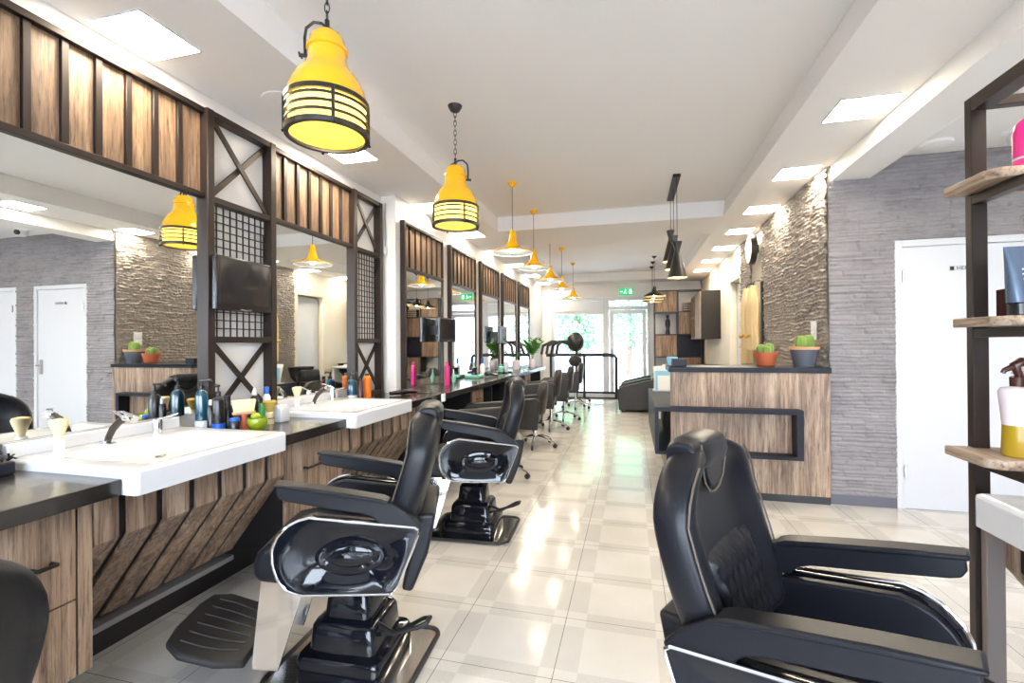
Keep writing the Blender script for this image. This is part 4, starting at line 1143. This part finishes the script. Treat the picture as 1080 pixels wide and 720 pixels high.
MB().cyl((0, 0, .1), (0, 0, 1.2), .022).make('pole', BLACKM, t, smooth=True)
MB().ball((-.02, 0, 1.32), .19, sz=1.15, sy=.9).make('hood', DARKP, t, smooth=True)
MB().ball((-.02, -.05, .90), .14, sz=.9, sx=1.1).make('motor_housing', LEATH2, t, smooth=True)
for k in range(4):
    MB().tube([(-.15, -.05, 1.27 + .02 * k), (-.30 - .08 * k, -.08, 1.33), (-.40 - .11 * k, -.1, 1.24), (-.43 - .12 * k, -.1 + .05 * k, 1.06)], .032, 8).make('heater_arm', DARKP, t, smooth=True)

# ------------------------------------------------------------------ plants and pots
def cactus_pot(loc, mat_pot, rim, r0, r1, h, lobes, label, saucer=False):
    t = thing('potted_cactus', label, 'potted cactus', loc, group='cactus pots on the desk')
    z0 = .0
    if saucer:
        MB().lathe([(r0 * .95, 0), (r0 * 1.25, .02), (r0 * 1.2, .022), (r0 * .9, .008)]).make('saucer', mat_pot, t, smooth=True); z0 = .008
    MB().lathe([(r0, z0), ((r0 + r1) / 2 * 1.04, h * .5), (r1, h * .85), (r1 * 1.0, h * .86)], seg=32).make('pot', mat_pot, t, smooth=True)
    MB().lathe([(r1 * 1.0, h * .85), (r1 * 1.07, h * .86), (r1 * 1.07, h), (r1 * .95, h), (r1 * .93, h * .93), (.002, h * .93)], seg=32, cap=False).make('pot_rim', rim, t, smooth=True)
    for (x, y, r, hh) in lobes:
        mb = MB(); n = 32; rings = []
        for i in range(13):
            a = PI * i / 12; rr = math.sin(a) ** .8 * r + .0006; z = h * .93 - .01 + hh * (1 - math.cos(a)) / 2
            rings.append([(x + rr * (1 + .09 * math.cos(8 * 2 * PI * k / n)) * math.cos(2 * PI * k / n), y + rr * (1 + .09 * math.cos(8 * 2 * PI * k / n)) * math.sin(2 * PI * k / n), z) for k in range(n)])
        cb = mb.loft(rings).make('cactus_body', CACT, t, smooth=True)
        sp = MB(); rnd = random.Random(3)
        for k in range(0, 8):
            for i in range(2, 12):
                a = PI * i / 12; rr = math.sin(a) ** .8 * r * 1.09; z = h * .93 - .01 + hh * (1 - math.cos(a)) / 2; an = 2 * PI * k / 8
                p = Vector((x + rr * math.cos(an), y + rr * math.sin(an), z))
                for w in range(3):
                    d = Vector((math.cos(an) + rnd.uniform(-.6, .6), math.sin(an) + rnd.uniform(-.6, .6), rnd.uniform(-.3, .8))).normalized() * .011
                    sp.add([p, p + d, p + Vector((0, 0, .0012))], [(0, 1, 2)])
        sp.make('spines', SPINE, cb)
    return t
cactus_pot((1.385, 4.36, 1.088), GREYPOT, TANRIM, .075, .105, .168, [(-.028, 0, .04, .115), (.035, .01, .042, .12)], 'cactus in a charcoal grey pot with tan rim on the reception desk')
cactus_pot((1.09, 4.34, 1.088), TERRA, TERRA, .062, .088, .122, [(-.035, 0, .034, .085), (.03, .02, .034, .095), (.0, -.03, .028, .07)], 'cactus in an orange terracotta pot with saucer on the reception desk', True)
def leafy(loc, n, h, mat, label, pot=None, seed=1, lw=.035, ll=.11):
    rnd = random.Random(seed)
    t = thing('potted_plant', label, 'potted plant', loc)
    MB().lathe([(.05, 0), (.07, .05), (.075, .12), (.06, .155), (.055, .15), (.05, .13), (.002, .13)], seg=24).make('pot', pot or FROST, t, smooth=True)
    st = MB(); lv = MB()
    for i in range(n):
        a = rnd.uniform(0, 2 * PI); sp = rnd.uniform(.05, .2); hh = h * rnd.uniform(.5, 1)
        p = [Vector((0, 0, .13)), Vector((sp * .3 * math.cos(a), sp * .3 * math.sin(a), .13 + hh * .5)), Vector((sp * math.cos(a), sp * math.sin(a), .13 + hh))]
        st.tube(p, .003, 5)
        for q in range(5):
            b_ = p[1].lerp(p[2], q / 4); da = a + rnd.uniform(-2, 2)
            d = Vector((math.cos(da), math.sin(da), rnd.uniform(.1, .9))).normalized(); s_ = d.cross(Vector((0, 0, 1))).normalized()
            L = ll * rnd.uniform(.7, 1.2)
            lv.add([b_, b_ + d * L * .4 + s_ * lw, b_ + d * L, b_ + d * L * .4 - s_ * lw, b_ + d * L * .45 + Vector((0, 0, -.01))], [(0, 1, 4), (1, 2, 4), (2, 3, 4), (3, 0, 4)])
    st.make('stems', LEAF, t); lv.make('leaves', mat, t)
    return t
leafy((-1.78, 8.35, .856), 20, .40, LEAF, 'bright green leafy plant in a pale vase at the counter far end', seed=4, lw=.045, ll=.15)
leafy((-1.92, 7.7, .856), 9, .2, DLEAF, 'small dark leafy plant on the counter left of the bright one', seed=9, lw=.02)

# ------------------------------------------------------------------ bottles, brushes and clutter
def pump_bottle(loc, r, h, mat, label, group=None, cap=BLKB, lab=None, rz=0):
    t = thing('pump_bottle', label, 'bottle', loc, rz, group)
    MB().lathe([(r * .94, 0), (r, .006), (r, h * .86), (r * .8, h * .95), (r * .4, h)], seg=24).make('body', mat, t, smooth=True)
    if lab: MB().lathe([(r + .0008, h * .06), (r + .0008, h * .26)], seg=24, cap=False).make('label_band', lab, t, smooth=True)
    MB().lathe([(r * .42, h), (r * .42, h + .02), (r * .16, h + .024), (r * .16, h + .048)], seg=14).make('collar', cap, t, smooth=True)
    MB().bar((-.008, 0, h + .05), (.045, 0, h + .052), .016, .012).bar((.042, 0, h + .052), (.05, 0, h + .04), .01, .008).make('pump_head', cap, t, bev=.003)
    return t
def shave_brush(loc, label, s=1):
    t = thing('shaving_brush', label, 'brush', loc)
    MB().lathe([(.017, 0), (.0185, .004), (.016, .03), (.019, .052), (.012, .056)], seg=20).make('handle', ACRY, t, smooth=True)
    MB().lathe([(.012, .056), (.017, .075), (.026, .10), (.031, .118), (.028, .128), (.012, .132)], seg=28).make('bristles', BRIST, t, smooth=True)
    return t
zt_ = .8525
shave_brush((-2.165, 1.31, .887), 'cream shaving brush standing on the nearest washbasin')
shave_brush((-2.185, 2.66, .887), 'cream shaving brush standing on the second washbasin')
t = thing('accessory_box', 'black open box full of dark clips on the near left worktop', 'box', (-2.17, 1.09, zt_))
MB().box(-.06, .06, -.06, .06, 0, .045).make('tray', NAVY, t, bev=.006)
cl = MB(); rnd = random.Random(5)
for i in range(90):
    p = Vector((rnd.uniform(-.055, .055), rnd.uniform(-.055, .055), .04 + rnd.uniform(0, .035))); d = Vector((rnd.uniform(-1, 1), rnd.uniform(-1, 1), rnd.uniform(-.5, 1))).normalized() * .022
    cl.bar(p, p + d, .006, .004)
tag(cl.make('clips', BLKB, t), kind='stuff')
def PY(u, x):   # depth of a column u at side distance x
    a = (u - 540) / 490
    return x / ((-.2509 + .968 * a) / (.968 + .2509 * a))
def place(u, x): return (x, PY(u, x), zt_)
pump_bottle(place(212.5, -2.19), .03, .215, TEAL, 'teal pump bottle with white label band before the metal frame post', cap=BLKB, lab=WLAB, rz=.5)
pump_bottle(place(230, -2.06), .029, .19, BLKB, 'tall black pump bottle with a blue foot, centre of worktop bottles', cap=BLKB, lab=BLUEP, rz=2.6)
def simple_bottle(name, loc, prof, mat, label, cat='bottle', cap=None, capm=None, group=None):
    t = thing(name, label, cat, loc, group=group)
    MB().lathe(prof, seg=22).make('body', mat, t, smooth=True)
    if cap: MB().lathe(cap, seg=18).make('cap', capm, t, smooth=True)
    return t
simple_bottle('spray_can', place(222, -2.11), [(.017, 0), (.017, .13), (.012, .14)], BLKB, 'slim black can between the teal and the tall black bottle', 'can', [(.010, .14), (.010, .165), (.004, .168)], WLAB)
simple_bottle('bottle', place(240, -2.1), [(.026, 0), (.026, .11), (.014, .13)], BLKB, 'squat black bottle right of the tall pump bottle', cap=[(.014, .13), (.014, .175), (.006, .178)], capm=BLKB)
simple_bottle('jar', place(247, -1.98), [(.024, 0), (.025, .055), (.022, .06)], BLKB, 'small black jar with blue lid behind the neck brush', 'jar', [(.024, .06), (.024, .075), (.004, .076)], BLUEP)
t = thing('neck_brush', 'wide pale bristled neck brush standing on its red handle', 'brush', place(257, -1.99))
MB().lathe([(.017, 0), (.019, .01), (.016, .04), (.013, .06), (.015, .085)], seg=20).make('handle', REDW, t, smooth=True)
MB().prism(rrect(.055, .018, .015), .085, .097, 'z').make('wood_block', TANRIM, t, bev=.002)
MB().loft([[(x * .92, y, .097) for x, y in rrect(.052, .015, .012)], [(x, y * 1.5, .155) for x, y in rrect(.056, .016, .012)], [(x * .96, y * 1.3, .16) for x, y in rrect(.056, .016, .012)]]).make('bristles', BRIST, t, smooth=True)
t.rotation_euler = (0, 0, math.radians(60))
t = thing('glass_bowl', 'round lime green glass bowl at the front of the worktop', 'bowl', place(271, -1.90))
MB().lathe([(.022, 0), (.03, .006), (.046, .03), (.05, .05), (.045, .068), (.042, .066), (.045, .05), (.040, .03), (.02, .012), (.002, .01)], seg=28, cap=False).make('bowl', GREENG, t, smooth=True)
MB().ball((-.01, 0, .075), .022, sx=1.2).make('soap_ball', GREENG, t, smooth=True)
t = thing('green_tube', 'small green tube standing cap down behind the lime bowl', 'tube', place(276, -2.06))
MB().loft([[(x, y, 0) for x, y in rrect(.016, .016, .015)], [(x, y, .03) for x, y in rrect(.017, .016, .015)], [(x, y * .1, .115) for x, y in rrect(.022, .016, .015)]]).make('body', GREENP, t, smooth=True)
t = thing('fade_brush', 'olive bristled round brush with pale waisted handle on the worktop', 'brush', place(284, -2.0))
MB().lathe([(.022, 0), (.024, .01), (.018, .04), (.022, .062), (.016, .068)], seg=20).make('handle', BRIST, t, smooth=True)
MB().lathe([(.0235, .03), (.0235, .036)], seg=20, cap=False).make('handle_ring', BLACKM, t)
MB().lathe([(.016, .068), (.03, .10), (.038, .125), (.03, .132)], seg=24).make('bristles', plain('olive_bristle', srgb(176, 150, 70), .8, bump=.8, bscale=300), t, smooth=True)
t = thing('white_dispenser', 'white square dispenser box between lime bowl and second basin', 'dispenser', place(295, -2.0))
B(-.04, .04, -.035, .035, 0, .085).make('body', WHITE, t, bev=.006)
B(-.03, .03, -.025, .025, .085, .10).make('lid', ACRY, t, bev=.004)
simple_bottle('bottle', place(268, -2.17), [(.024, 0), (.024, .13), (.012, .15)], BLKB, 'black bottle with white pointed cap by the wire frame', cap=[(.012, .15), (.016, .16), (.004, .195)], capm=WHITE)
simple_bottle('bottle', place(281, -2.17), [(.022, 0), (.022, .13), (.012, .15)], WLAB, 'pale bottle with bright blue cap by the wire frame', cap=[(.014, .15), (.014, .19), (.004, .195)], capm=BLUEP)
def at_far(u, x, z=.8525):
    return (x, PY(u, x), z)
pump_bottle(at_far(371, -2.17), .038, .17, TEAL, 'teal bottle in front of the second metal frame', cap=BLKB, lab=WLAB)
simple_bottle('bottle', at_far(380, -2.10), [(.024, 0), (.024, .15), (.014, .165)], BROWNP, 'brown bottle beside the orange one near the wall corner', cap=[(.014, .165), (.014, .19), (.004, .192)], capm=BLKB)
simple_bottle('bottle', at_far(387, -2.17), [(.032, 0), (.032, .17), (.016, .185)], ORANGE, 'orange bottle standing before the second metal frame', cap=[(.016, .185), (.016, .2), (.004, .202)], capm=BLKB)
t = thing('hair_clipper', 'black hair clipper lying at the wall corner after second basin', 'clipper', (-1.95, 3.72, zt_))
MB().tube([(-.08, -.1, .022), (0, 0, .03), (.06, .1, .02)], [.018, .022, .012], 10).make('body', BLKB, t, smooth=True)
B(.045, .075, .1, .13, .012, .026).make('blade', STEEL, t)
# on the long counter
zc = .856
def onc(u, x): return (x, PY(u, x), zc)
simple_bottle('bottle', onc(471.5, -1.93), [(.026, 0), (.027, .01), (.027, .2), (.014, .215)], PINK, 'bright pink bottle near the start of the long counter', cap=[(.015, .215), (.015, .245), (.005, .25)], capm=PINK)
simple_bottle('bottle', onc(478, -2.0), [(.02, 0), (.03, .05), (.012, .1)], MINT, 'small mint bottle just right of the pink one', cap=[(.01, .1), (.006, .15), (.004, .152)], capm=WHITE)
t = thing('clipper_stand', 'black clipper stand on mint tray, middle of the long counter', 'clipper stand', onc(500, -2.0))
B(-.1, .1, -.1, .1, 0, .04).make('tray', MINT, t, bev=.01); MB().lathe([(.04, .04), (.03, .1), (.045, .13)]).make('stand', BLKB, t, smooth=True)
simple_bottle('spray_bottle', onc(508.5, -1.95), [(.035, 0), (.037, .14), (.015, .18)], FROST, 'clear spray bottle on the long counter beside the clipper stand', cap=[(.016, .18), (.016, .25), (.006, .252)], capm=BLUEP)
t = thing('hair_dryer', 'small black hand dryer lying on the long counter', 'hair dryer', onc(515, -1.88))
MB().tube([(0, -.1, .04), (0, .1, .045)], [.03, .035], 12).tube([(0, .05, .03), (.1, .1, .015)], .014, 8).make('body', BLKB, t, smooth=True)
t = thing('round_tray', 'black round tray with mint jar and white cup on the long counter', 'tray', onc(531, -1.9))
MB().lathe([(.12, 0), (.13, .015), (.125, .016), (.11, .006), (.002, .006)], seg=32).make('tray', BLKB, t, smooth=True)
tag(MB().lathe([(.04, 0), (.045, .08), (.03, .09), (.03, .12), (.005, .122)], tuple(Vector(onc(528, -1.93)) + Vector((0, 0, .007)))).make('jar', MINT, smooth=True), 'mint jar on the black round tray', 'jar')
tag(MB().lathe([(.035, 0), (.038, .15), (.034, .15), (.03, .02), (.002, .02)], tuple(Vector(onc(533.5, -1.88)) + Vector((0, 0, .007)))).make('cup', WHITE, smooth=True), 'tall white cup on the black round tray', 'cup')

# right shelves
t = thing('trigger_bottle', 'frosted spray bottle with amber liquid and brown trigger on lowest shelf', 'bottle', (1.075, 1.665, .964))
pr = [(.032, 0), (.036, .006), (.034, .05), (.033, .09), (.036, .13), (.041, .185), (.036, .196), (.014, .202)]
MB().lathe(pr[:4], seg=28).make('liquid', AMBER, t, smooth=True); MB().lathe(pr[3:], seg=28).make('body', FROST, t, smooth=True)
MB().lathe([(.016, .200), (.017, .228), (.01, .232)], seg=18).make('collar', BROWNP, t, smooth=True)
MB().tube([(.008, 0, .225), (.0, 0, .245), (-.005, 0, .262), (.01, 0, .272), (.035, 0, .268), (.055, 0, .25)], [.010, .010, .013, .014, .012, .009], 10).tube([(-.01, 0, .258), (-.03, 0, .248), (-.034, 0, .24)], [.009, .007, .006], 8).tube([(.03, 0, .26), (.045, 0, .235), (.042, 0, .215)], .004, 6).make('trigger_head', BROWNP, t, smooth=True)
t = thing('product_tube', 'blue grey cosmetic tube with printed lines on the middle shelf', 'tube', (1.095, 1.66, 1.369))
MB().loft([[(x, y, .038) for x, y in rrect(.042, .026, .02)], [(x * 1.1, y * .55, .15) for x, y in rrect(.044, .026, .02)], [(x * 1.15, y * .08, .20) for x, y in rrect(.046, .026, .02)]]).make('body', TUBEB, t, smooth=True)
MB().prism(rrect(.04, .025, .02), 0, .037, 'z').make('cap', BLKB, t, bev=.003)
for k in range(6): B(-.02, .03, -.031 + k * .0027, -.0285 + k * .0027, .06 + k * .014, .064 + k * .014).make('print_line', WLAB, t)
tag(B(1.088, 1.108, 1.70, 1.765, 1.3695, 1.455).make('product_box', BROWNP, bev=.002), 'small dark brown box behind the cosmetic tube', 'box')
t = thing('shampoo_bottle', 'magenta bottle with white edge on the upper shelf at picture edge', 'bottle', (1.105, 1.66, 1.786))
MB().lathe([(.033, 0), (.034, .01), (.034, .11), (.028, .135), (.012, .15)], seg=24).make('body', PINK, t, smooth=True)
MB().lathe([(.0345, .03), (.0345, .036)], seg=24, cap=False).make('stripe', WHITE, t)

# reception desk clutter
t = thing('magazine_stand', 'white leaning magazines at the rear end of the low desk ledge', 'magazines', (.31, 5.45, .758))
B(-.09, .1, -.06, .10, 0, .012).make('base', WHITE, t)
for k in range(3):
    B(-.08 + .02 * k, .08 + .01 * k, -.003, .003, .0, .26 - .05 * k).xf(lambda v: Vector((v.x, v.y + v.z * .28 - .04 * k + .02, v.z + .012))).make('magazine', PAPER if k != 1 else LBLUE, t)
tag(B(.312, .40, 4.47, 4.60, 1.089, 1.165).make('card_box', LBLUE, bev=.004), 'light blue box on the left end of the reception desk top', 'box')
tag(B(.335, .45, 4.24, 4.38, 1.089, 1.155).make('card_box', NAVY, bev=.004), 'dark navy box on the near left corner of the desk top', 'box')
tag(MB().prism([(.46, 7.75), (.76, 7.72), (.80, 8.1), (.48, 8.15)], .891, .93, 'z').make('paper_stack', PAPER), 'stack of white papers on the side table behind the desk', 'papers')

# ------------------------------------------------------------------ world and exposure
w = bpy.data.worlds.new('sky'); S.world = w; w.use_nodes = True
bg = w.node_tree.nodes['Background']
tc = w.node_tree.nodes.new('ShaderNodeTexCoord'); sp_ = w.node_tree.nodes.new('ShaderNodeSeparateXYZ'); cr = w.node_tree.nodes.new('ShaderNodeValToRGB')
w.node_tree.links.new(tc.outputs['Generated'], sp_.inputs[0]); w.node_tree.links.new(sp_.outputs['Z'], cr.inputs['Fac'])
cr.color_ramp.elements[0].color = (.80, .89, 1, 1); cr.color_ramp.elements[1].color = (.55, .72, 1, 1)
w.node_tree.links.new(cr.outputs[0], bg.inputs['Color'])
mr = w.node_tree.nodes.new('ShaderNodeMapRange')   # the sky is brighter over the street behind the camera
mr.inputs[1].default_value = -.3; mr.inputs[2].default_value = .5; mr.inputs[3].default_value = 12.0; mr.inputs[4].default_value = 1.8
w.node_tree.links.new(sp_.outputs['Y'], mr.inputs[0]); w.node_tree.links.new(mr.outputs[0], bg.inputs[1])
vs_ = S.view_settings
S.display_settings.display_device = 'sRGB'
vs_.view_transform = 'Standard'; vs_.look = 'None'; vs_.gamma = 1; vs_.exposure = 1.05; vs_.use_curve_mapping = False
cy = S.cycles
cy.use_denoising = True
try: cy.denoiser = 'OPENIMAGEDENOISE'
except Exception: pass
cy.max_bounces = 10; cy.diffuse_bounces = 5; cy.glossy_bounces = 6; cy.transparent_max_bounces = 12
cy.sample_clamp_indirect = 8; cy.caustics_reflective = False; cy.caustics_refractive = False
cy.use_adaptive_sampling = True
